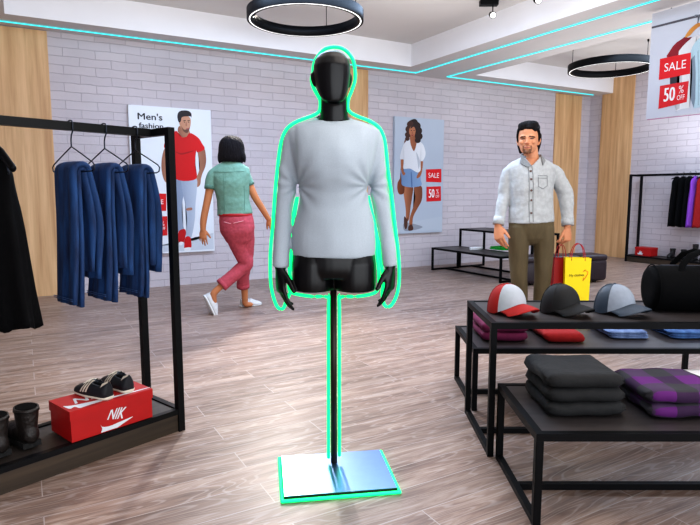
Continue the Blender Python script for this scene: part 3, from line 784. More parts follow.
def boot(loc, rotz, label, hh, L=.25, m='boot', group=None, wide=1.0):
    t = thing('boot', label, 'boot', loc, rotz, group)
    b = MB()
    rings = []
    # foot: heel at x=0, toe at +x
    b.tube([(.012, 0, .055), (L*.3, 0, .055), (L*.55, 0, .05), (L*.8, 0, .04), (L*.93, 0, .033)], [(.034*wide, .045), (.037*wide, .05), (.044*wide, .04), (.043*wide, .03), (.032*wide, .024)], 16, ref=(0, 1, 0))
    b.tube([(.045, 0, .05), (.04, 0, hh*.45), (.036, 0, hh*.78), (.036, 0, hh)], [(.038*wide, .045), (.036*wide, .05), (.042*wide, .054), (.045*wide, .058)], 18, ref=(0, 1, 0), flat=(True, True))
    me = fuse(b, .005, 3)
    link('upper', me, M[m], t)
    MB().tube([(.036, 0, hh-.012), (.036, 0, hh+.003)], [(.047*wide, .06), (.045*wide, .057)], 20, ref=(0, 1, 0), round_=False).build('collar', M[m], t)
    MB().tube([(.036, 0, hh+.001), (.036, 0, hh+.0045)], [(.039*wide, .051)], 20, ref=(0, 1, 0), round_=False).build('opening', M['lining'], t)
    b = MB(); P = []
    for k in range(28):
        a = 2*PI*k/28; x = L*.49+L*.52*math.cos(a); P.append(Vector((x, (.040+.006*math.cos(a))*wide*math.copysign(abs(math.sin(a))**.7, math.sin(a)), 0)))
    b.prism(P, (0, 0, .018)); b.box((.035, 0, .012), (.075, .07*wide, .024)); b.build('sole', M['sole'], t)
    return t
# pair of ankle boots on the shelf, heels toward the viewer
a = atz(32.5, 447, ZSH)
ANG = RA+PI/2+.05
boot((a.x, a.y, ZSH), ANG, 'dark brown ankle boot beside the red shoebox, closer to the box', .168, .24, group='ankle boots on the near rack shelf', wide=1.05)
a = atz(2, 457, ZSH)
boot((a.x, a.y, ZSH), ANG, 'dark brown ankle boot cut by the left edge of the picture', .168, .24, group='ankle boots on the near rack shelf', wide=1.05)

# rack at the right wall
a = atz(624, 260.5, 0)
WX = 9.12
wr = rack((WX, 6.3-2.2, 0), R(-90), 2.2, .3, 1.5, 'far black clothes rack standing against the right brick wall', mid=True)
SEGW = ((677, 'black dress on the far wall rack, leftmost', 'dress'), (683.5, 'black dress on the far wall rack, middle of three black ones', 'dress'), (690, 'black dress on the far wall rack, next to the purple one', 'dress'), (695.5, 'purple dress on the far wall rack', 'purple'), (702, 'red dress on the far wall rack', 'redcloth'))
for px, lab, mm in SEGW:
    w = atx(px, 178, WX+.15)
    dress((WX+.15, w.y, 1.45), R(-90), lab, M[mm], .13, .80, .03, .62, group='dresses on the far wall rack', ph=px)
    h = thing('plastic_hanger', lab.replace(' on the', ' hanger on the').replace('dress hanger', 'dress\'s hanger'), 'clothes hanger', (WX+.15, w.y, 1.5), R(-90), 'hangers on the far wall rack')
    MB().tube([(0, .018, -.02), (0, .02, 0), (0, .012, .018), (0, 0, .022), (0, -.012, .018), (0, -.02, 0), (0, -.016, -.025), (0, 0, -.04), (0, 0, -.055)], .003, 6).build('hook', M['wire'], h)
    MB().tube([(0, -.14, -.09), (0, 0, -.055), (0, .14, -.09)], .009, 8).build('shoulder_bar', M['black'], h)
# red box and boots on its shelf
a = atx(635.5, 256.5, WX+.06)
t = thing('shoebox', 'small red shoebox on the far wall rack shelf', 'shoebox', (WX+.04, a.y, .118), R(-90))
MB().box((.14, .1, .0675), (.28, .2, .135)).build('box_body', M['boxred'], t)
MB().box((.14, .1, .128), (.288, .208, .03)).build('lid', M['boxred'], t)
b = MB(); f = b.poly([Vector((x*.9, -.001, z*.9)) for x, z in [(p[0], p[1]) for p in cr([(.06, .02), (.05, .05), (.075, .045), (.09, .07), (.10, .10), (.115, .075), (.14, .085), (.13, .055), (.17, .05), (.14, .03), (.16, .01), (.11, .02)], 3)]]); bmesh.ops.triangulate(b.bm, faces=[f])
b.build('printed_mark', M['boxwhite'], t)
for px, hh, lab in ((669, .15, 'short black boot beside the small red shoebox'), (680, .15, 'short black boot, second from the small red shoebox'), (691.5, .25, 'tall black boot on the far rack shelf, left of its pair'), (702, .25, 'tall black boot on the far rack shelf, cut by the right picture edge')):
    a = atx(px, 258, WX+.1)
    boot((WX+.22, a.y, .118), PI+.15, lab, hh, .2, 'bootblack', 'black boots on the far wall rack', .95)

# ================================================================== DISPLAY TABLES
def table(loc, rotz, L, D, Hh, label, cat='display table', tw=.028, group='black framed display tables'):
    """origin at front left foot; x along length, y to the back"""
    t = thing('display_table', label, cat, loc, rotz, group)
    h2 = tw/2
    for x in (h2, L-h2):
        for y in (h2, D-h2):
            MB().box((x, y, (Hh-tw)/2), (tw, tw, Hh-tw), bevel=.002).build('leg', M['black'], t)
        MB().box((x, D/2, h2), (tw*.9, D-2*tw, tw*.9)).build('floor_rail', M['black'], t)
    MB().box((L/2, D/2, h2), (L-2*tw, tw*.9, tw*.9)).build('stretcher', M['black'], t)
    b = MB()
    for y in (h2, D-h2): b.box((L/2, y, Hh-h2), (L, tw, tw))
    for x in (h2, L-h2): b.box((x, D/2, Hh-h2), (tw, D-2*tw, tw))
    b.build('top_frame', M['black'], t)
    MB().box((L/2, D/2, Hh-.012), (L-2*tw, D-2*tw, .018)).build('tabletop', M['top'], t)
    return t
TA = math.atan2(-.495, .869)
TX = Vector((math.cos(TA), math.sin(TA), 0)); TY = Vector((-math.sin(TA), math.cos(TA), 0))
A0 = Vector((1.787, 1.856, 0)); B0t = Vector((2.101, 2.316, 0)); C0 = Vector((1.541, 1.357, 0))
A0 -= TX*.012; B0t -= TX*.012; C0 -= TX*.012
HA, HB, HC = .624, .352, .352
table(A0, TA, 1.49, .535, HA, 'tall black display table topped with caps and a duffel bag')
table(B0t, TA, 1.49, .55, HB, 'low black table behind the cap table, holding folded shirts and jeans')
table(C0, TA, 1.49, .545, HC, 'low black table nearest the camera, holding charcoal and plaid stacks')
table((5.45, 7.06, 0), R(-90), 1.49, .53, HB, 'low black table near the back wall with white and green shirts')
table((6.02, 7.09, 0), R(-90), 1.52, .53, HA, 'tall empty black table by the back wall, behind the man')

# ------------------------------------------------------------------ folded clothes
def folded(loc, rotz, w, d, h, label, m, layers=3, cat='folded clothes', name='folded_shirt', group=None, jag=.006, seed=0, sag=.0, skew=0., rag=.0, puff=1.0):
    """folded garment: front edge rolled, the layers showing at the sides"""
    t = thing(name, label, cat, loc, rotz, group)
    rd = random.Random(seed)
    th = h/layers
    for k in range(layers):
        z0 = th*k; b = MB(); rings = []
        lx = rd.uniform(-jag, jag*.3); rx = rd.uniform(-jag*.3, jag); fy = rd.uniform(-.004, .003)
        n = 16
        for i in range(n+1):
            u = i/n; x = lx+(w-lx+rx)*u
            ey = .010*(abs(2*u-1)**5)
            e = (1-abs(2*u-1)**14)
            ring = []
            # section in y-z: front roll
            pr_ = []
            ny = 10
            t2 = th*.495*(.5+.5*e)
            zc = z0+th*.5
            for j in range(ny+1):
                pr_.append((d*(1-j/ny)*1.0+0, zc+t2))
            for j in range(1, 8):
                a = PI/2+PI*j/8
                pr_.append((t2*.9*math.cos(a), zc+t2*math.sin(a)))
            for j in range(ny+1):
                pr_.append((d*(j/ny), zc-t2))
            for y, z in pr_:
                nz = noise.noise(Vector((x*9+seed, y*9, z0*30)))*.005*puff
                sg = -sag*((y/d)-.35)**2 if sag else 0
                zz = z+ (nz if k == layers-1 or z < zc else nz*.5)+sg*(k/layers)
                saw = (abs(((z/h)*3.4*layers+seed*.37) % 1-.5)*2-.5)*rag*((1-u)**6-.6*u**6)
                ring.append(Vector((x+saw+skew*z+.004*math.sin(y*25+k), y+fy+ey+.003*noise.noise(Vector((x*14, k*3.1, seed))), max(0.0005, zz))))
            rings.append(ring)
        b.ring_loft(rings)
        o = b.build('fold', m, t)
        for p in o.data.polygons: p.use_smooth = True
    return t
def on(A, x, y, z): return A+TX*x+TY*y+Vector((0, 0, z))
def loc2(A, p): v = p-A; return v.dot(TX), v.dot(TY)
# charcoal stack on the near table
x, y = loc2(C0, atz(548, 415.5, HC)); wS = loc2(C0, atz(622, 414, HC))[0]-x
for k in range(3):
    folded(on(C0, x+[0, .002, -.004][k], y+[0, .004, 0][k], HC+.0015+.055*k), TA, wS, .26, .054, 'charcoal folded trousers on the near table, %s of three' % ['bottom', 'middle', 'topmost'][k], M['charcoal'], 1, name='folded_trousers', group='charcoal stack on the near table', jag=.008, seed=k*3+1, skew=-.1, rag=.02, puff=1.8)
x, y = loc2(C0, atz(650, 418, HC))
for k in range(2):
    folded(on(C0, x-.005*k, y, HC+.0015+.056*k), TA, .30, .25, .055, 'purple and grey plaid shirt on the near table, %s one' % ['lower', 'upper'][k], M['plaid'], 1, name='plaid_shirt', group='plaid shirts on the near table', jag=.008, seed=20+k, skew=-.25, rag=.02, puff=1.8)
x, y = loc2(C0, atz(700, 384, HC+.05))
for k in range(2):
    folded(on(C0, x-.03, y-.03, HC+.0015+.03*k), TA, .28, .2, .028, 'white folded shirt at the right picture edge, %s one' % ['lower', 'upper'][k], M['whitecloth'], 2, group='white shirts on the near table', seed=40+k)
# on the low table behind
x, y = loc2(B0t, atz(481, 341, HB)); x1 = loc2(B0t, atz(528, 341, HB))[0]
for k in range(2):
    folded(on(B0t, x+.01, y, HB+.0015+.054*k), TA, x1-x-.01, .3, .053, 'maroon folded shirt under the cap table, %s one' % ['lower', 'upper'][k], M['maroon'], 1, group='maroon shirts', seed=50+k, skew=-.1)
x, y = loc2(B0t, atz(547, 342, HB)); x1 = loc2(B0t, atz(586, 342, HB))[0]
folded(on(B0t, x, y, HB+.0015), TA, x1-x, .3, .055, 'red folded shirt on the low table, between maroon shirts and jeans', M['redcloth'], 1, seed=60, skew=-.5)
folded(on(B0t, x-.055, y+.31, HB+.0015), TA, .25, .14, .05, 'red folded shirt at the back, behind the larger red shirt', M['redcloth'], 1, seed=61)
x, y = loc2(B0t, atz(612, 339, HB)); x1 = loc2(B0t, atz(650, 339, HB))[0]
folded(on(B0t, x, y, HB+.0015), TA, x1-x, .3, .045, 'pale blue folded jeans on the low table', M['denim_l'], 3, name='folded_jeans', cat='folded jeans', seed=62, skew=-.6)
x, y = loc2(B0t, atz(673, 339, HB))
folded(on(B0t, x, y, HB+.0015), TA, .24, .3, .045, 'mid blue folded jeans on the low table, right of the pale jeans', M['denim_m'], 3, name='folded_jeans', cat='folded jeans', seed=63, skew=-.6)
# on the far low table
a = atz(469.5, 250, HB); b_ = atz(489, 249, HB)
folded((a.x, a.y, HB+.0015), R(-90), a.y-b_.y, .22, .035, 'white folded shirt on the far low table', M['whitecloth'], 2, seed=70)
c_ = atz(511, 249.5, HB)
folded((b_.x, b_.y-.01, HB+.0015), R(-90), .30, .22, .045, 'bright green folded shirt on the far low table, by the man\'s hand', M['greencloth'], 2, seed=71)

# ------------------------------------------------------------------ caps
def baseball_cap(px, py, face, label, front, back, brimm, s=1.06):
    p = atz(px, py, HA); t = thing('baseball_cap', label, 'cap', (p.x, p.y, HA+.001), face, 'caps on the tall table')
    r, hh = .081*s, .128*s
    def S(u, a, off=0.):       # u 0 rim..1 top; a around, a=0 is the front (+x)
        k = math.cos(u*PI/2)**.78
        fx = 1.12 if math.cos(a) > 0 else 1.08
        bulge = 1+.03*math.cos(a)*(1-u)
        rim = .040*s*max(0, math.cos(a))
        return Vector(((r+off)*k*fx*math.cos(a)*bulge, (r+off)*k*math.sin(a), rim+(hh+off-rim)*math.sin(u*PI/2)**.92))
    def patch(a0, a1, nm, m, off=0.):
        b = MB(); rings = []
        for i in range(13): rings.append([S(i/12*.995, a0+(a1-a0)*j/16, off) for j in range(17)])
        b.ring_loft(rings, cap=False, closed=False)
        inner = [[S(i/12*.98, a0+(a1-a0)*j/16, off-.004) for j in range(17)] for i in range(13)]
        b.ring_loft(inner, cap=False, closed=False); b.build(nm, m, t)
    patch(R(74), R(286), 'crown', M[back]); patch(R(-74), R(74), 'front_panel', M[front], .0008)
    b = MB()
    for a in (R(74), R(-74), R(180), R(128), R(232)):
        b.tube([S(u/10, a, .001) for u in range(11)], .0016, 6)
    b.build('seams', M[back if front != 'capwhite' else 'capred'], t) if False else b.build('seams', M[back], t)
    # brim: sheet curving down at the sides
    b = MB(); top, bot = [], []
    for i in range(9):
        v = i/8; ra, rb = [], []
        for j in range(21):
            a = R(-66+132*j/20); base = S(.0, a); 
            ext = .082*s*math.cos(a*.98)**.6*v if abs(a) < R(90) else 0
            y = base.y*(1+.04*v); x = base.x+ext
            z = .020*s-.42*(abs(y)**2)/(r)*(.4+.6*v)-.012*v+.012
            z = .044*s+.007-(y/r)**2*.042*s-.010*v*v
            ra.append(Vector((x, y, z+.002))); rb.append(Vector((x, y, z-.0022)))
        top.append(ra); bot.append(rb)
    rings = [ra+rb[::-1] for ra, rb in zip(top, bot)]
    b.ring_loft(rings); o = b.build('brim', M[brimm], t)
    for p_ in o.data.polygons: p_.use_smooth = True
    MB().ball((S(1, 0).x, 0, hh+.001), (.008, .008, .005)).build('top_button', M[brimm], t)
    return t
toward = math.atan2(-CY, -SY)                      # heading toward the camera
CF = toward+R(30)
baseball_cap(506, 312, CF, 'red cap with a pale grey front on the tall table', 'capwhite', 'capred', 'capred')
baseball_cap(559, 312, CF, 'plain black cap, middle one on the tall table', 'capblack', 'capblack', 'capblack')
baseball_cap(613, 312, CF, 'slate cap with silver grey front, beside the duffel bag', 'capgrey', 'capslate', 'capslate')

# ------------------------------------------------------------------ duffel bag
p = atz(645.5, 309, HA); DA = TA-R(7)
t = thing('duffel_bag', 'black cylindrical duffel bag at the right end of the tall table', 'bag', (p.x, p.y, HA), DA)
b = MB(); rD, LD = .113, .50; rings = []
for x, k in ((0, .55), (.002, .75), (.008, .9), (.022, .98), (.045, 1.0), (.25, 1.02), (.455, 1.0), (.478, .98), (.492, .9), (.498, .75), (.5, .55)):
    ring = []
    for j in range(40):
        a = 2*PI*j/40; y, z = math.cos(a)*rD*k, math.sin(a)*rD*k
        z = max(z, -rD*.93); ring.append(Vector((x, y, z+rD*.93+.001)))
    rings.append(ring)
b.ring_loft(rings); b.build('bag_body', M['duffel'], t)
for x in (.022, .478): MB().tube([(x, (rD+.001)*math.cos(2*PI*j/40), max(-rD*.92, (rD+.001)*math.sin(2*PI*j/40))+rD*.93+.003) for j in range(41)], .003, 6).build('piping', M['duffel'], t)
for sy, hx in ((-1, .0), (1, .03)):
    hd = MB().tube([(.125, sy*.066, .186), (.135, sy*.05, .225), (.17, sy*.04, .27), (.22, sy*.03, .29), (.28, sy*.03, .29), (.33, sy*.04, .27), (.365, sy*.05, .225), (.375, sy*.066, .186)], [(.015, .004)], 10, ref=(1, 0, 0)).build('carry_handle', M['duffel'], t)
    for x in (.122, .378):
        MB().tube([(x+.017*math.cos(2*PI*k/16), sy*(.0815-.012*math.sin(2*PI*k/16)), .178+.014*math.sin(2*PI*k/16)) for k in range(17)], .0028, 6).build('metal_ring', M['chrome'], hd)
MB().tube([(.06, 0, rD*1.95), (.44, 0, rD*1.95)], [(.006, .003)], 8, ref=(0, 1, 0)).build('zipper', M['wire'], t)

# ------------------------------------------------------------------ leather bench
a = atz(609, 281.5, 0); b_ = atz(505, 292, 0)
OX = Vector((a.x-b_.x, a.y-b_.y, 0)).length
t = thing('ottoman_bench', 'long dark plum leather bench behind the man', 'bench', (6.1, 5.0, 0), R(-90))
fr = atz(590, 283, 0); x0, x1, y0, y1 = 5.75, 6.82, 4.87, 6.42
t.location = ((x0+x1)/2, (y0+y1)/2, 0); t.rotation_euler = (0, 0, 0)
lx, ly = 1.02, 1.02
p_r = atz(607, 281.5, 0); p_f = atz(589.5, 283, 0)
def rbox(sz, c, r, seg=3):
    b = MB(); b.box(c, sz)
    es = list(b.bm.edges); bmesh.ops.bevel(b.bm, geom=es, offset=r, segments=seg, affect='EDGES', profile=.5)
    for f in b.bm.faces: f.smooth = True
    return b
pl, pr2 = atz(525, 286.2, 0), atz(605.5, 282.2, 0); t.location = ((pl.x+pr2.x)/2, (pl.y+pr2.y)/2, 0); t.rotation_euler = (0, 0, math.atan2(pr2.y-pl.y, pr2.x-pl.x))
OL = (pr2-pl).length+.06
rbox((OL, .34, .29), (0, .17, .165), .05, 4).build('base_cushion', M['leather'], t)
for k in range(3):
    rbox((OL/3-.004, .34, .085), (OL/3*(k-1), .17, .33), .035, 4).build('seat_cushion', M['leather'], t)
for sx in (-.48, .48):
    for sy in (.06, .28): MB().tube([(sx, sy, 0), (sx, sy, .03)], .025, 12, round_=False).build('foot', M['sole'], t)

# ================================================================== FIGURES
class Fig:
    """local frame: x to the right of the view, y away, z up"""
    def __init__(s, px, py):
        g_ = atz(px, py, 0); s.o = g_; s.D = g_.x*SY+g_.y*CY; s.u0 = g_.x*CY-g_.y*SY
        s.k = s.D/FPX
    def __call__(s, px, py, d=0.):
        w = atdepth(px, py, s.D+d); return Vector((w.x*CY-w.y*SY-s.u0, d, w.z))
    def root(s, name, label, cat): return thing(name, label, cat, (s.o.x, s.o.y, 0), -YAW)
def hand(mb, wrist, dirv, palm, thumb, L=.18, curl=(18, 22, 26, 32), spread=5., tcurl=20., thumb_out=38.):
    """wrist position, direction to the fingertips, palm normal, side of the thumb"""
    a = Vector(dirv).normalized(); n = Vector(palm); n = (n-a*n.dot(a)).normalized(); s = Vector(thumb); s = (s-a*s.dot(a)-n*s.dot(n)).normalized()
    w = Vector(wrist); k = L/.18
    mb.tube([w-a*.012*k, w+a*.02*k, w+a*.05*k, w+a*.088*k], [(.026*k, .019*k), (.032*k, .018*k), (.040*k, .016*k), (.039*k, .0125*k)], 16, ref=s)
    mb.ball(w+a*.034*k+s*.022*k+n*.007*k, (.017*k,)*3)
    bases = ((.030, .086, .070, .0085), (.010, .092, .080, .009), (-.0105, .089, .074, .0085), (-.030, .080, .058, .0075))
    for (so, ao, ln, r), cu, sp in zip(bases, curl, (1.2, .3, -.5, -1.4)):
        p = w+s*so*k+a*(ao-.012)*k; an = R(cu*.6); pts = [p]; d0 = (a*math.cos(R(spread*sp))+s*math.sin(R(spread*sp))).normalized()
        for f_, sg in ((.16, 0), (.42, 1), (.30, 1.0), (.22, .8)):
            an += R(cu)*sg
            dd = d0*math.cos(an)+n*math.sin(an); pts.append(pts[-1]+dd*ln*f_*k*1.12)
        mb.tube(pts, [r*k*1.05, r*k*1.05, r*k, r*k*.92, r*k*.78], 12, ref=s)
    p = w+a*.022*k+s*.026*k+n*.006*k; d0 = (a*math.cos(R(thumb_out))+s*math.sin(R(thumb_out))+n*.25).normalized()
    d1 = (d0*math.cos(R(tcurl))+a*math.sin(R(tcurl))).normalized()
    mb.tube([p, p+d0*.032*k, p+d0*.032*k+d1*.028*k, p+d0*.032*k+d1*.052*k], [.0125*k, .0115*k, .0105*k, .008*k], 12)
HEADR = ((.02, .10, .09, -.235), (.07, .17, .17, -.165), (.15, .215, .25, -.10), (.26, .255, .315, -.05), (.40, .285, .365, -.015), (.55, .305, .40, .01), (.70, .31, .415, .02), (.83, .28, .375, .03), (.92, .215, .29, .03), (.975, .12, .17, .03), (1.0, .03, .05, .03))
def head(mb, chin, h, yaw, face=True, tilt=0., ears=True, wide=1.0, fz=1.0):
    """chin point; faces -y before turning by yaw"""
    m_ = Matrix.Translation(chin) @ Matrix.Rotation(yaw, 4, 'Z') @ Matrix.Rotation(tilt, 4, 'X')
    off = Vector((0, .30*h, 0))
    T = lambda x, y, z: m_ @ (Vector((x*h, y*h, z*h))+off)
    rings = []
    for z, rx, ry, yo in HEADR:
        rings.append([T(rx*wide*math.cos(2*PI*k/24), yo+ry*math.sin(2*PI*k/24), z) for k in range(24)])
    mb.ring_loft(rings)
    T0 = T; T = lambda x, y, z: T0(x*wide, y, z*fz)
    if face:
        mb.tube([T(0, -.375, .60), T(0, -.405, .52), T(0, -.45, .42), T(0, -.47, .385)], [.022*h, .028*h, .04*h, .046*h], 12)
        for sx in (-1, 1):
            mb.ball(T(sx*.05, -.405, .372), .03*h)
            mb.tube([T(sx*.05, -.39, .60), T(sx*.13, -.375, .625), T(sx*.21, -.29, .60)], .034*h, 10)
            mb.ball(T(sx*.17, -.29, .42), .07*h)
        mb.tube([T(-.085, -.345, .245), T(0, -.39, .255), T(.085, -.345, .245)], [.012*h, .024*h, .012*h], 10)
        mb.tube([T(-.075, -.34, .212), T(0, -.38, .205), T(.075, -.34, .212)], [.012*h, .026*h, .012*h], 10)
        mb.ball(T(0, -.335, .065), (.075*h, .06*h, .06*h))
    if ears:
        for sx in (-1, 1):
            mb.tube([T(sx*.295, .03, .36), T(sx*.325, .06, .46), T(sx*.33, .075, .56), T(sx*.30, .05, .60)], [(.05*h, .022*h), (.06*h, .025*h), (.075*h, .025*h), (.05*h, .02*h)], 10, ref=(0, 1, 0))
    return T0, m_

# ------------------------------------------------------------------ mannequin
F = Fig(334, 467)
mq = F.root('mannequin', 'faceless black mannequin in a pale grey sweater on a steel base plate', 'mannequin')
k = F.k
b = MB(4)
# base plate and pole
BR = R(8.7)
bc = (Vector((.938, 2.292, 0))+Vector((1.375, 2.124, 0))+Vector((1.23, 1.795, 0))+Vector((.828, 1.979, 0)))/4
lc = Vector(((bc-F.o).x*CY-(bc-F.o).y*SY, (bc-F.o).x*SY+(bc-F.o).y*CY, 0))
BPW, BPD = .452, .348
MB().box((lc.x, lc.y, .0125), (BPW, BPD, .015), BR, .001).build('base_edge', M['darksteel'], mq) if False else None
MB().box((lc.x, lc.y, .010), (BPW, BPD, .019), BR).build('base_edge', M['darksteel'], mq)
MB().box((lc.x, lc.y, .0205), (BPW-.002, BPD-.002, .002), BR).build('base_plate', M['steel'], mq)
MB().tube([(0, 0, .0215), (0, 0, F(334, 276).z)], .0138, 16, round_=False).build('pole', M['darksteel'], mq)
b = MB(4)
Cc = lambda y, d=0.: F(334, y, d)
b.tube([Cc(112, .01), Cc(135, .02), Cc(160, .0), Cc(190, .0), Cc(215, .0), Cc(240), Cc(255), Cc(268), Cc(276)],
       [(.05, .045), (.09, .055), (30*k, .075), (28*k, .085), (30*k, .085), (38*k, .10), (41.3*k, .108), (42.6*k, .11), (42*k, .10)], 36, flat=(False, True))
for cx in (313.2, 355): b.tube([F(cx, 262), F(cx, 280), F(cx, 289)], [(21*k, .105), (21.3*k, .108), (20.8*k, .104)], 28, flat=(False, True))
b.tube([Cc(122, .02), Cc(108, .01), Cc(96, .0)], [.060, .0555, .053], 24)
hh = (F(334, 48.5).z-F(334, 103).z)
T, _m = head(b, F(334.5, 103, -.085), hh, R(10), face=False, wide=1.13)
# sleeves' inner arms down to the hands
AL = [F(297, 142, .01), F(289.5, 165, .01), F(286.5, 190, .01), F(282.7, 225, -.005), F(280.5, 266, -.02)]
AR = [F(371, 142, .02), F(378, 165, .02), F(379, 190, .02), F(384, 225, .012), F(390, 265, .0)]
for A_ in (AL, AR): b.tube(A_, [.03, .03, .03, .027, .026], 16)
hand(b, F(280.5, 268, -.02), F(281, 300, -.03)-F(280.5, 268, -.02), (.9, .5, 0), (.45, -.9, 0), .192, (10, 14, 18, 24), 4, 14, 40)
hand(b, F(390.5, 266.5, .0), F(389.5, 300, -.01)-F(390.5, 266.5, .0), (-.9, .5, 0), (-.45, -.9, 0), .185, (10, 14, 18, 24), 4, 14, 36)
link('body', fuse(b, .005, 4), M['manneq'], mq)
# sweater
b = MB(4)
sw = [(118, 16.8, .066, .015), (119.2, 20, .07, .017), (121.2, 27, .074, .018), (124, 35, .08, .018), (128, 42, .088, .016), (133, 46, .096, .012), (140, 45, .108, .0), (152, 41.5, .126, -.018), (164, 38.5, .135, -.026), (178, 35.5, .122, -.014), (190, 34.0, .115, -.005), (205, 35.9, .115, 0), (220, 39.5, .12, 0), (240, 42, .125, 0), (252, 41.7, .126, 0), (255.5, 41.4, .126, 0)]
b.tube([F(333.6 if y < 200 else 334.2, y, d) for y, w, r_, d in sw], [(w*k, r_) for y, w, r_, d in sw], 40, flat=(True, True))
SLv = [F(297.5, 136, .014), F(294.5, 143, .012), F(290, 165, .01), F(286.5, 190, .01), F(282.8, 225, .0), F(281, 250, -.015), F(280.6, 267.3, -.022)]
SRv = [F(370, 136, .02), F(373, 143, .02), F(377, 165, .02), F(380, 190, .02), F(385.3, 225, .012), F(388.6, 250, .002), F(390, 266, .0)]
b.tube(SLv, [.042, .049, .044, .039, .035, .035, .034], 24, flat=(False, True)); b.tube(SRv, [.042, .047, .0425, .039, .0345, .033, .031], 24, flat=(False, True))
me = fuse(b, .006, 7)
pits = (F(297.5, 186), F(368.5, 186))
def pit_fold(q_):
    v = 0
    for p_ in pits:
        dx, dz = q_.x-p_.x, q_.z-p_.z; r_ = math.hypot(dx, dz)
        v += .0032*math.exp(-((r_-.05)/.06)**2)*math.sin(math.atan2(dz, abs(dx)+.0001)*10)
    return v-.004*math.exp(-((abs(q_.x-.0)-.152)/.012)**2)*(1 if .95+.25 < q_.z < 1.46 else 0)
wobble(me, lambda q_: pit_fold(q_)+(.005*noise.noise(Vector((q_.x*13, q_.y*13, q_.z*5)))+.003*noise.noise(q_*12)))
nkc = F(333.6, 119.6, .012)
bmv = bmesh.new(); bmv.from_mesh(me); cut = []
for f in bmv.faces:
    c_ = f.calc_center_median()-nkc
    if c_.z > -.05 and (c_.x/.070)**2+(c_.y/.069)**2 < 1 : cut.append(f)
    elif c_.y < 0 and c_.z > -.016+.020*c_.y/.069 and (c_.x/.074)**2+(c_.y/.085)**2 < 1: cut.append(f)
bmesh.ops.delete(bmv, geom=cut, context='FACES'); bmv.to_mesh(me); bmv.free()
swo = link('sweater', me, M['sweater'], mq)
nk = [nkc+Vector((.0715*math.cos(2*PI*j/32), .0725*math.sin(2*PI*j/32), -.006+.020*math.sin(2*PI*j/32))) for j in range(33)]
MB().tube(nk, [(.010, .006)]*33, 10, ref=(0, 0, 1)).build('neckband', M['sweater'], swo)
# on-screen selection highlight, no lamp: added as a glowing tube round the figure
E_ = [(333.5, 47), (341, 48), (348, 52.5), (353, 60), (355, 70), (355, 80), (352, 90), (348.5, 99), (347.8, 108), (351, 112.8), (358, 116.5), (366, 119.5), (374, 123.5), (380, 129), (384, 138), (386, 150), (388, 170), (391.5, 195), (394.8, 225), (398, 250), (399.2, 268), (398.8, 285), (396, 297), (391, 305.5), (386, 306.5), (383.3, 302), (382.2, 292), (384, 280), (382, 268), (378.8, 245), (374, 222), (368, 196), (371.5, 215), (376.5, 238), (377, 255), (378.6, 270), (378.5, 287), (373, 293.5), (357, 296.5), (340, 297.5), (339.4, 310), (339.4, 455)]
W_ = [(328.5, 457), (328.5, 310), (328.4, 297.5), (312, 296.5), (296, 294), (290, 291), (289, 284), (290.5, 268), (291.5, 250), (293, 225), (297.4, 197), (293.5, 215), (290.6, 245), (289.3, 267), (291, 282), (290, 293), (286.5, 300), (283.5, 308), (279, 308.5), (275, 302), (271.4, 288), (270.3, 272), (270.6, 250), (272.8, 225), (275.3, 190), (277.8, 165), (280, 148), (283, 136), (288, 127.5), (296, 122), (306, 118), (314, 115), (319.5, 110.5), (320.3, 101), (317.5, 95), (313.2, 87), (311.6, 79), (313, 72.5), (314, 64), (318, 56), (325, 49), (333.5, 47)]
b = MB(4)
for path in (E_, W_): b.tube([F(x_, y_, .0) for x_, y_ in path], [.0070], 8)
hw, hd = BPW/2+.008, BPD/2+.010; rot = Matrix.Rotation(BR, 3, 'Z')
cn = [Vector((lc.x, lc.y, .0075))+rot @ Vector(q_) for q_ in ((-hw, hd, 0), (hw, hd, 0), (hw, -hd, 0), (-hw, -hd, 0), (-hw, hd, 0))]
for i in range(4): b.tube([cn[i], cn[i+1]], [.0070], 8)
ol = b.build('selection_outline', M['green'], mq); ol['label'] = 'glowing green selection outline'

# ------------------------------------------------------------------ man with shopping bags
F = Fig(535, 335); k = F.k
man = F.root('person', 'man in pale grey shirt and olive trousers carrying shopping bags', 'person')
b = MB(4)
b.tube([F(531.5, 160, .02), F(531, 175, .0), F(531, 200, .0), F(531, 222), F(531, 231)], [(.075, .056), (.13, .085), (.14, .085), (.15, .09), (.14, .09)], 24)
LL = [F(520, 232, .0), F(518, 255, -.01), F(518.5, 275, -.01), F(520.5, 300, .02), F(521.5, 329, .03)]; LR = [F(543, 232, .0), F(543.5, 255, -.01), F(543, 275, -.01), F(540, 300, .02), F(538.5, 329, .03)]
for l_ in (LL, LR): b.tube(l_, [.075, .065, .05, .045, .035], 16); b.tube([l_[-1], l_[-1]+Vector((0, -.02, -.03)), l_[-1]+Vector((0, -.14, -.045))], [.036, .035, .025], 14)
b.tube([F(531, 164, .03), F(531, 155, .02), F(530.5, 148, .01)], [.068, .058, .056], 18)
MAL = [F(511, 172, .02), F(504, 194, .035), F(498, 224, -.02)]; MAR = [F(552, 172, .02), F(565.5, 196, .035), F(567.5, 226, -.02)]
for A_ in (MAL, MAR): b.tube(A_, [.035, .034, .028], 16)
hand(b, F(498, 226, -.02), Vector((.03, -.35, -1)), (.75, .55, -.2), (.65, -.7, 0), .215, (16, 20, 24, 28), 4, 16, 34)
hand(b, F(567.5, 228, -.02), Vector((.02, -.12, -1)), (-.5, .85, 0), (-.85, -.5, 0), .20, (34, 40, 42, 44), 2, 10, 30)
hM = F(530, 122).z-F(530, 154).z; YW = R(-22)
T, hm = head(b, F(527, 154, -.095), hM, YW, tilt=R(-2), fz=.87, wide=1.04)
me = fuse(b, .0045, 3)
inv = hm.inverted()
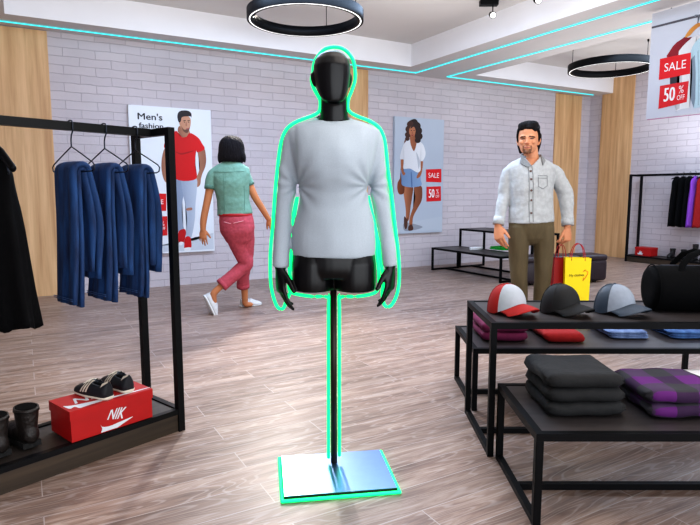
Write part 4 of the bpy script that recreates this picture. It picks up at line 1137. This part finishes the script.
def skinman(p):
    q_ = inv @ p; x, y, z_ = q_.x/hM/1.04, (q_.y-.30*hM)/hM, q_.z/hM
    if q_.z < -.02 or y > .25: return (214, 146, 108)
    if y < -.2:
        for sx in (-1, 1):
            if abs(x-sx*.125) < .055 and abs(z_-.462) < .017: return (44, 42, 46)
            if abs(x-sx*.13) < .09 and abs(z_-.528-.15*(.09-abs(x))*(1 if abs(x) > .05 else 0)) < .017: return (58, 40, 34)
        if abs(x) < .085 and abs(z_-.197) < .02: return (178, 104, 92)
        if abs(x) < .12 and z_ < .15: return (124, 84, 58) if (z_ < .11 or abs(x) > .05) else (188, 128, 96)
        if abs(abs(x)-.115) < .022 and .10 < z_ < .26: return (140, 96, 70)
        if abs(x) < .11 and .235 < z_ < .262: return (150, 104, 78)
        if z_ < .2 and abs(x) > .13: return (206, 144, 108)
        if abs(x) < .06 and .27 < z_ < .33: return (226, 150, 116)
    return (226, 160, 122)
paint(me, skinman); link('body', me, M['skinmat'], man)
# hair
b = MB(4)
for x, y, z_, r in ((0, .02, .84, (.345, .40, .235)), (0, .15, .60, (.35, .33, .34)), (-.12, -.24, .88, (.20, .17, .13)), (.12, -.22, .90, (.20, .17, .14)), (0, .30, .32, (.26, .15, .26)), (-.16, -.31, .81, (.12, .07, .075)), (.03, -.34, .815, (.16, .07, .07)), (.20, -.27, .78, (.10, .09, .10))):
    b.ball(T(x, y, z_), tuple(v*hM for v in r), hm.to_3x3())
for sx in (-1, 1):
    b.tube([T(sx*.29, -.18, .76), T(sx*.325, -.08, .58), T(sx*.325, -.03, .40)], [.06*hM, .05*hM, .025*hM], 10)
    b.tube([T(sx*.30, .16, .62), T(sx*.29, .24, .4), T(sx*.25, .28, .12)], [.09*hM, .09*hM, .06*hM], 10)
link('hair', fuse(b, .006, 4), M['hair'], man)
# shirt
b = MB(4)
sh = [(157, 10, .072, .025), (159, 13, .076, .025), (161.5, 18, .085, .022), (164.5, 22.5, .096, .018), (169, 25, .108, .012), (176, 24, .120, .006), (188, 22, .122, .0), (203, 21.5, .118, .0), (216, 22.5, .122, .0), (222.5, 22.8, .124, 0)]
b.tube([F(530.8 if y < 190 else 531.2, y, d) for y, w, r_, d in sh], [(w*k, r_) for y, w, r_, d in sh], 36, flat=(True, True))
b.tube([F(512, 169, .02), F(508, 174, .022), F(505.8, 183, .03), F(504.3, 194, .034), F(501, 210, .01), F(498.4, 224, -.02)], [.046, .054, .054, .053, .047, .042], 20, flat=(False, True))
b.tube([F(551, 169, .02), F(555.5, 173, .022), F(560.5, 184, .03), F(565.5, 195, .034), F(567, 211, .01), F(567.7, 225, -.02)], [.046, .058, .063, .064, .052, .046], 20, flat=(False, True))
me = fuse(b, .006, 5)
wobble(me, lambda q_: (.006*noise.noise(Vector((q_.x*9, q_.y*9, q_.z*14)))+.003*noise.noise(q_*26)))
bmv = bmesh.new(); bmv.from_mesh(me); z0, z1, xv = F(527.5, 166.5).z, F(527, 156.5).z, F(528.5, 160).x
cut = [f for f in bmv.faces if f.calc_center_median().y < .015 and f.calc_center_median().z > z0 and abs(f.calc_center_median().x-xv-.25*(f.calc_center_median().z-z0)) < .068*(f.calc_center_median().z-z0)/(z1-z0)]
bmesh.ops.delete(bmv, geom=cut, context='FACES'); bmv.to_mesh(me); bmv.free()
so = link('shirt', me, M['shirt'], man)
bv = BVHTree.FromPolygons([v.co for v in me.vertices], [tuple(p_.vertices) for p_ in me.polygons])
def front(pt, lift=.003):
    h_ = bv.ray_cast(Vector((pt.x, -1, pt.z)), Vector((0, 1, 0)))
    return (h_[0]+Vector((0, -lift, 0))) if h_[0] else Vector((pt.x, -.12, pt.z))
for y_ in (171.5, 179.5, 190.5, 200, 212.5):
    c_ = front(F(526.7, y_), .002); MB().tube([c_, c_+Vector((0, -.006, 0))], .0085, 12, round_=False).build('button', M['button'], so)
b = MB(); b.tube([front(F(528.5, y_), .001) for y_ in range(167, 222, 3)], [(.003, .002)], 6); b.tube([front(F(524.8, y_), .001) for y_ in range(167, 222, 3)], [(.003, .002)], 6); b.build('placket', M['shirtdark'], so)
b = MB(); pk = [(533.5, 176), (543, 176), (543, 186), (538.3, 189), (533.5, 186.5), (533.5, 176)]; pts = []
for (a0, b0), (a1, b1) in zip(pk, pk[1:]):
    for j in range(6): pts.append(front(F(a0+(a1-a0)*j/6, b0+(b1-b0)*j/6), .002))
b.tube(pts, [.0022], 6); pts = [front(F(533.5+j*1.6, 178.5), .002) for j in range(7)]; b.tube(pts, [.002], 6); b.build('pocket', M['shirtdark'], so)
b = MB()
for pts in (((521.5, 155, -.04), (528, 166.5, None), (523.2, 167.2, None), (517.3, 163.5, None)), ((541, 154, -.035), (533.6, 160.8, None), (539, 166, None), (543, 161, None))):
    P3 = []
    for x_, y_, d_ in pts: P3.append(front(F(x_, y_), .015) if d_ is None else F(x_, y_, d_))
    b.prism(P3, (0, .008, .0))
b.build('collar', M['shirtdark'], so)
b = MB(); b.poly([front(F(527.5, 167.5), .004), front(F(523, 158.5), .004), F(526, 156, -.06), F(536, 156, -.06), front(F(538, 159), .004)]) if False else None
nk = F(531, 156.5, .025); b.tube([nk+Vector((.078*math.cos(a), .072*math.sin(a), .018*math.sin(a))) for a in [R(-40+260*j/24) for j in range(25)]], [(.014, .007)], 10, ref=(0, 0, 1)); b.build('collar_stand', M['shirtdark'], so)
for A_, nm in (((499.6, 217.5, -.005), (498.3, 224.6, -.02)), 'l'), (((567.4, 219, -.005), (567.7, 225.6, -.02)), 'r'):
    MB().tube([F(*A_[0]), F(*A_[1])], [.0475, .0465] if nm == 'l' else [.0505, .0495], 20, flat=(True, True)).build('cuff', M['shirt'], so)
vskin = MB(); 
# trousers
b = MB(4)
b.tube([F(531.3, 219.5), F(531.3, 226), F(531.3, 232)], [(22*k, .113), (22.3*k, .118), (21*k, .112)], 30, flat=(True, False))
b.tube([F(519.3, 228), F(518.7, 245, -.01), F(518.5, 265, -.015), F(519, 280, -.01), F(521, 300, .02), F(522, 331, .03)], [(10.4*k, .1), (10*k, .092), (9.0*k, .078), (8*k, .07), (6.6*k, .065), (6.3*k, .06)], 22, flat=(False, True))
b.tube([F(543.6, 228), F(543.6, 245, -.01), F(543.3, 265, -.015), F(542.5, 280, -.01), F(540, 300, .02), F(539, 331, .03)], [(10.2*k, .1), (9.8*k, .092), (8.9*k, .078), (8*k, .07), (6.8*k, .065), (6.3*k, .06)], 22, flat=(False, True))
me = fuse(b, .006, 4)
wobble(me, lambda q_: (.004*noise.noise(Vector((q_.x*10, q_.y*10, q_.z*6)))))
link('trousers', me, M['khaki'], man)
for cx in (522, 539):
    q_ = F(cx, 331, .03)
    mtx = Matrix.Translation((q_.x, q_.y+.07, 0)) @ Matrix.Rotation(R(-90), 4, 'Z')
    sh_ = thing('shoe', None, None); sh_.parent = man
    sneaker(None, 0, None, parent=sh_, mats=('bootblack', 'sole', 'cream'), stripes=False, L=.28, rot=mtx)
# shopping bags in his left hand
HP = F(567, 241, -.045)
def shopping_bag(px, py, wpx, hm_, d, rz, label, m, sidew, logo):
    c0 = F(px, py, d)          # top centre
    w3 = Vector((F.o.x, F.o.y, 0))+RT*c0.x+Vector((SY, CY, 0))*c0.y; w3.z = c0.z-hm_
    t = thing('shopping_bag', label, 'shopping bag', w3, -YAW+rz, 'paper bags carried by the man')
    w = wpx*F.k; th = .0018; dd = sidew
    b = MB(); o_ = [(-w/2, -dd/2), (w/2, -dd/2), (w/2, dd/2), (0.0, dd/2-.002), (-w/2, dd/2)]
    prof = [(-w/2, -dd/2), (w/2, -dd/2), (w/2-.012, 0), (w/2, dd/2), (-w/2, dd/2), (-w/2+.012, 0)]
    rings = []
    for zz, s_ in ((0, .95), (hm_*.5, .97), (hm_, 1.0)): rings.append([Vector((x*s_, y*s_, zz)) for x, y in prof])
    for zz, s_ in ((hm_, .985), (.01, .93)): rings.append([Vector((x*s_, y*s_, zz)) for x, y in prof])
    b.ring_loft(rings); o = b.build('bag_body', m, t)
    for p_ in o.data.polygons: p_.use_smooth = False
    for y in (-dd/2, dd/2):
        y_ = y*.98
        b = MB(); b.tube([(w*.26*math.cos(a), y_*(1-.5*math.sin(a)), hm_-.02+(.02 if 0 else 0)+.135*math.sin(a)**.8) for a in [PI*j/16 for j in range(17)]], [.0032], 8); b.build('cord_handle', M['cord'], t)
    if logo:
        b = MB(); xd = Matrix(((1, 0, 0), (0, 0, -1), (0, 1, 0))).to_4x4(); xd.translation = (-.008, -dd/2*.985-.0022, hm_*.66)
        text_mesh(b, 'My clothes', .030, xd @ Matrix.Rotation(R(5), 4, 'Z'), xs=.9, ex=.0004); b.build('lettering', M['inkdark'], t)
        b = MB(); zc = hm_*.66; pts = [(.044, .032), (.056, .046), (.066, .036), (.078, .03), (.076, .012), (.060, -.02), (.042, -.045), (.046, -.02)]
        b.tube([(x, -dd/2*.985-.0022, zc+z_) for x, z_ in pts], [.0022], 6); b.build('heart_mark', M['inkred'], t)
    return t
shopping_bag(577.5, 257.5, 24.5, .42, -.045, R(-10), 'yellow paper bag lettered My clothes, held by the man', M['bagyellow'], .075, True)
shopping_bag(560.5, 258, 15.5, .40, .055, R(0), 'red paper bag held behind the yellow one', M['bagred'], .075, False)

# ------------------------------------------------------------------ woman walking away
F = Fig(236, 313); k = F.k
wo = F.root('person', 'woman with a dark bob walking away in mint shirt and coral trousers', 'person')
b = MB(4)
b.tube([F(231.5, 166, .0), F(231, 185, .0), F(233, 205), F(236, 222), F(238, 232)], [(.07, .05), (.13, .075), (.12, .075), (.13, .085), (.12, .08)], 24)
TL = [F(233, 232, .0), F(241, 250, .06), F(246, 264, .08), F(232, 276, .02), F(218.5, 288.5, -.06)]   # trailing leg
SLg = [F(244, 230, .06), F(245, 255, .1), F(243.5, 275, .18), F(244.5, 290, .24), F(245, 301.5, .27)]          # standing leg
b.tube(TL, [.07, .06, .05, .043, .03], 16); b.tube(SLg, [.07, .06, .045, .036, .030], 16)
b.tube([F(218.5, 288.5, -.06), F(213.5, 294, -.075), F(214, 302, -.07)], [.032, .034, .028], 12); b.tube([F(245, 301.5, .27), F(246, 304, .28), F(251, 304.5, .32)], [.032, .032, .022], 12)
b.tube([F(232, 168, .02), F(232.5, 158, .03)], [.05, .048], 16)
WAL = [F(211, 183, .0), F(207.5, 200, -.02), F(203.5, 220, -.03), F(203, 230, -.03)]; WAR = [F(246, 177, .03), F(254.5, 196, .05), F(262.5, 209, .1), F(268.5, 219, .14)]
b.tube(WAL, [.043, .036, .033, .026], 14); b.tube(WAR, [.043, .036, .032, .026], 14)
hand(b, F(203, 229, -.03), F(203, 243, -.04)-F(203, 229, -.03), (.1, 1, 0), (.95, -.1, 0), .17, (6, 9, 12, 15), 7, 8, 36)
hand(b, F(268.5, 219, .14), Vector((.45, .25, -.9)), (-.3, 1, 0), (-.9, -.2, 0), .165, (14, 18, 20, 24), 4, 12, 30)
hW = .208
T, hm = head(b, F(233, 160.5, .10), hW, R(180-22), face=True, ears=True)
me = fuse(b, .005, 3); paint(me, lambda p_: (196, 128, 86)); link('body', me, M['skinmat'], wo)
# bob hair
b = MB(4)
HP_ = ((135.6, 1.5), (136, 4.2), (137.2, 7), (139.6, 9.6), (143, 11.4), (148, 12.4), (154, 12.7), (159, 12.5), (162.3, 11.4))
b.tube([F(231.6, y_, .05) for y_, w_ in HP_], [(w_*k*1.02, w_*k*1.04) for y_, w_ in HP_], 28, flat=(True, True))
b.tube([F(241, 153, .02), F(243.5, 158, .0), F(245, 162, -.01)], [.04, .026, .008], 10); b.tube([F(222, 153, .05), F(220, 158, .06), F(219.5, 162, .07)], [.04, .026, .012], 10)
me = fuse(b, .006, 4)
wobble(me, lambda q_: .004*noise.noise(Vector((q_.x*60, q_.y*60, q_.z*6))))
link('hair', me, M['hair2'], wo)
# shirt
b = MB(4)
ws = [(161.5, 8, .06, .02, 231), (164.5, 13, .068, .018, 231), (168, 18, .08, .012, 231), (174, 19.5, .095, .005, 231), (184, 18, .105, .0, 231.5), (196, 16.5, .104, .0, 232.8), (206, 16.6, .107, .0, 234), (212.5, 17.6, .112, .0, 234.7), (214.5, 17.8, .113, .0, 234.9)]
b.tube([F(cx, y, d) for y, w, r_, d, cx in ws], [(w*k, r_) for y, w, r_, d, cx in ws], 34, flat=(True, True))
b.tube([F(217, 171, .0), F(213, 176, .0), F(210.5, 182, -.005), F(209.8, 188.5, -.01)], [.05, .056, .054, .052], 20, flat=(False, True))
b.tube([F(241, 170, .02), F(244.5, 174, .025), F(247, 179, .03), F(249, 184.5, .04)], [.05, .054, .051, .049], 20, flat=(False, True))
me = fuse(b, .006, 5)
wobble(me, lambda q_: (.006*noise.noise(Vector((q_.x*10, q_.y*10, q_.z*9)))+.003*noise.noise(q_*24)))
so = link('shirt', me, M['mint'], wo)
bv = BVHTree.FromPolygons([v.co for v in me.vertices], [tuple(p_.vertices) for p_ in me.polygons])
b = MB(4)
b.tube([front(F(226+(y_-174)*.02, y_), .001) for y_ in range(174, 214, 3)], [.0025], 6)
b.tube([front(F(245+(y_-176)*.03, y_), .001) for y_ in range(186, 213, 3)], [.0025], 6)
b.tube([front(F(x_, 172.5+abs(x_-226)*-.05), .001) for x_ in range(215, 248, 3)], [.0025], 6); b.build('seams', M['mintd'], so)
nk = F(231.5, 162, .025); MB().tube([nk+Vector((.066*math.cos(2*PI*j/28), .058*math.sin(2*PI*j/28), 0)) for j in range(29)], [(.012, .016)], 10, ref=(0, 0, 1)).build('collar', M['mint'], so)
for A_ in ((F(210.2, 185.5, -.007), F(209.8, 189.3, -.011)), (F(248, 182, .035), F(249.3, 185.3, .042))): MB().tube(list(A_), [.054, .0535], 20, flat=(True, True)).build('sleeve_hem', M['mintd'], so)
# trousers
b = MB(4)
b.tube([F(235, 213), F(236, 220), F(237.5, 229, .0), F(238.5, 235, .01)], [(15.6*k, .105), (17*k, .118), (17.6*k, .125), (15.5*k, .11)], 28, flat=(True, False))
b.tube([F(233, 230), F(237.5, 242, .03), F(243, 255, .07), F(246.5, 264, .085), F(238.5, 271, .05), F(228.5, 279.5, -.01), F(222, 284.5, -.04)], [.098, .092, .082, .072, .066, .062, .063], 20, flat=(False, True))
b.tube([F(244, 228, .05), F(246, 245, .08), F(245, 262, .13), F(243, 277, .2), F(243, 286, .24)], [.095, .085, .072, .064, .064], 20, flat=(False, True))
me = fuse(b, .006, 4)
wobble(me, lambda q_: (.006*noise.noise(Vector((q_.x*9, q_.y*9, q_.z*9)))+.002*noise.noise(q_*30)))
tr = link('trousers', me, M['coral'], wo)
bv = BVHTree.FromPolygons([v.co for v in me.vertices], [tuple(p_.vertices) for p_ in me.polygons])
MB().tube([F(235.1, 214.6)+Vector((.163*math.cos(2*PI*j/32), .113*math.sin(2*PI*j/32), 0)) for j in range(33)], [(.014, .006)], 8, ref=(0, 0, 1)).build('belt', M['belt'], wo)
for pts in ([(226.5, 221.5), (233, 223)], [(236, 222.5), (245, 220.5)]):
    b = MB(); b.tube([front(F(pts[0][0]+(pts[1][0]-pts[0][0])*j/5, pts[0][1]+(pts[1][1]-pts[0][1])*j/5), .002) for j in range(6)], [.004], 6); b.build('back_pocket_seam', M['corald'], tr)
for A_ in ((F(224, 283, -.03), F(221, 285.6, -.044)), (F(243, 283.5, .225), F(243.1, 286.8, .24))): MB().tube(list(A_), [.0665, .0665], 20, flat=(True, True)).build('trouser_cuff', M['coral'], tr)
# shoes: trailing one on its toe, heel up
def shoe_at(heel, toe, up, L):
    x_ = (toe-heel).normalized(); z_ = (up-x_*up.dot(x_)).normalized(); y_ = z_.cross(x_)
    m_ = Matrix((x_, y_, z_)).transposed().to_4x4(); m_.translation = heel
    sh_ = thing('shoe', None, None); sh_.parent = wo
    sneaker(None, 0, None, parent=sh_, mats=('shoe_w', 'rubberwhite', 'cream'), stripes=False, L=L, rot=m_, hs=1.45, ws=1.5)
hl = F(203.5, 296, -.10); to = F(215, 321.5, -.03)
shoe_at(hl, to, Vector((.75, .45, .4)), .285)
def G(px, py):
    g_ = atz(px, py, .002); return Vector((g_.x*CY-g_.y*SY-F.u0, g_.x*SY+g_.y*CY-F.D, .002))
hl, to = G(240.5, 306.5), G(258.5, 304.5)
shoe_at(hl, to, Vector((0, 0, 1)), .235)

# ================================================================== LIGHT
def area(name, loc, size, power, colr, rot=(0, 0, 0), sy=None, spread=None):
    l = bpy.data.lights.new(name, 'AREA'); l.energy = power; l.color = colr; l.size = size
    if sy: l.shape = 'RECTANGLE'; l.size_y = sy
    if spread: l.spread = spread
    o = bpy.data.objects.new(name, l); COL.objects.link(o); o.location = loc; o.rotation_euler = rot; return o
def spot(name, loc, target, power, colr, ang, blend=.6, rad=.06):
    l = bpy.data.lights.new(name, 'SPOT'); l.energy = power; l.color = colr; l.spot_size = R(ang); l.spot_blend = blend; l.shadow_soft_size = rad
    o = bpy.data.objects.new(name, l); COL.objects.link(o); o.location = loc
    o.rotation_euler = (Vector(target)-Vector(loc)).to_track_quat('-Z', 'Y').to_euler(); return o
area('fill_down_front', (2.2, 1.0, 3.24), 2.6, 40, (1, .93, .86))  # added warm fill over the near floor, no fixture there
area('fill_down_bay', (2.4, 4.6, 3.24), 2.4, 110, (.50, .70, 1), sy=2.0)  # added blue fill that cools the far floor, no panel there
area('fill_down_right', (7.8, 4.2, 3.24), 2.2, 85, (.6, .77, 1))  # added cool fill for the right bay, no panel there
area('fill_up_bay', (2.2, 2.6, 1.95), 4.4, 100, (1, .98, .96), (R(180), 0, 0), sy=5.5)  # unseen upward fill hung in mid-air, added to brighten ceiling and fascias
area('fill_up_right', (7.6, 3.4, 1.7), 3.2, 62, (1, .98, .96), (R(180), 0, 0), sy=5.0)  # second added upward fill, lifts the right bay and beam underside
area('fill_behind_camera', (2.2, -3.4, 1.5), 11, 230, (.95, .97, 1), (R(90), 0, 0), sy=2.8)  # added soft emitter behind the camera, brightens walls and ceiling
spot('spot_back', (2.75, 6.6, 3.2), (1.3, 2.0, 0), 520, (1, .93, .85), 66, .7, .12)
spot('spot_front', (-.6, .6, 3.2), (1.4, 2.6, 1.2), 150, (1, .97, .94), 70, .7, .1)
w = bpy.data.worlds.new('world'); SC.world = w; w.use_nodes = True
bg = w.node_tree.nodes['Background']; bg.inputs['Color'].default_value = (.80, .88, 1.0, 1); bg.inputs['Strength'].default_value = .6
SC.view_settings.view_transform = 'Standard'; SC.view_settings.exposure = 0.22
for lk in ('Medium High Contrast', 'None'):
    try: SC.view_settings.look = lk; break
    except TypeError: pass
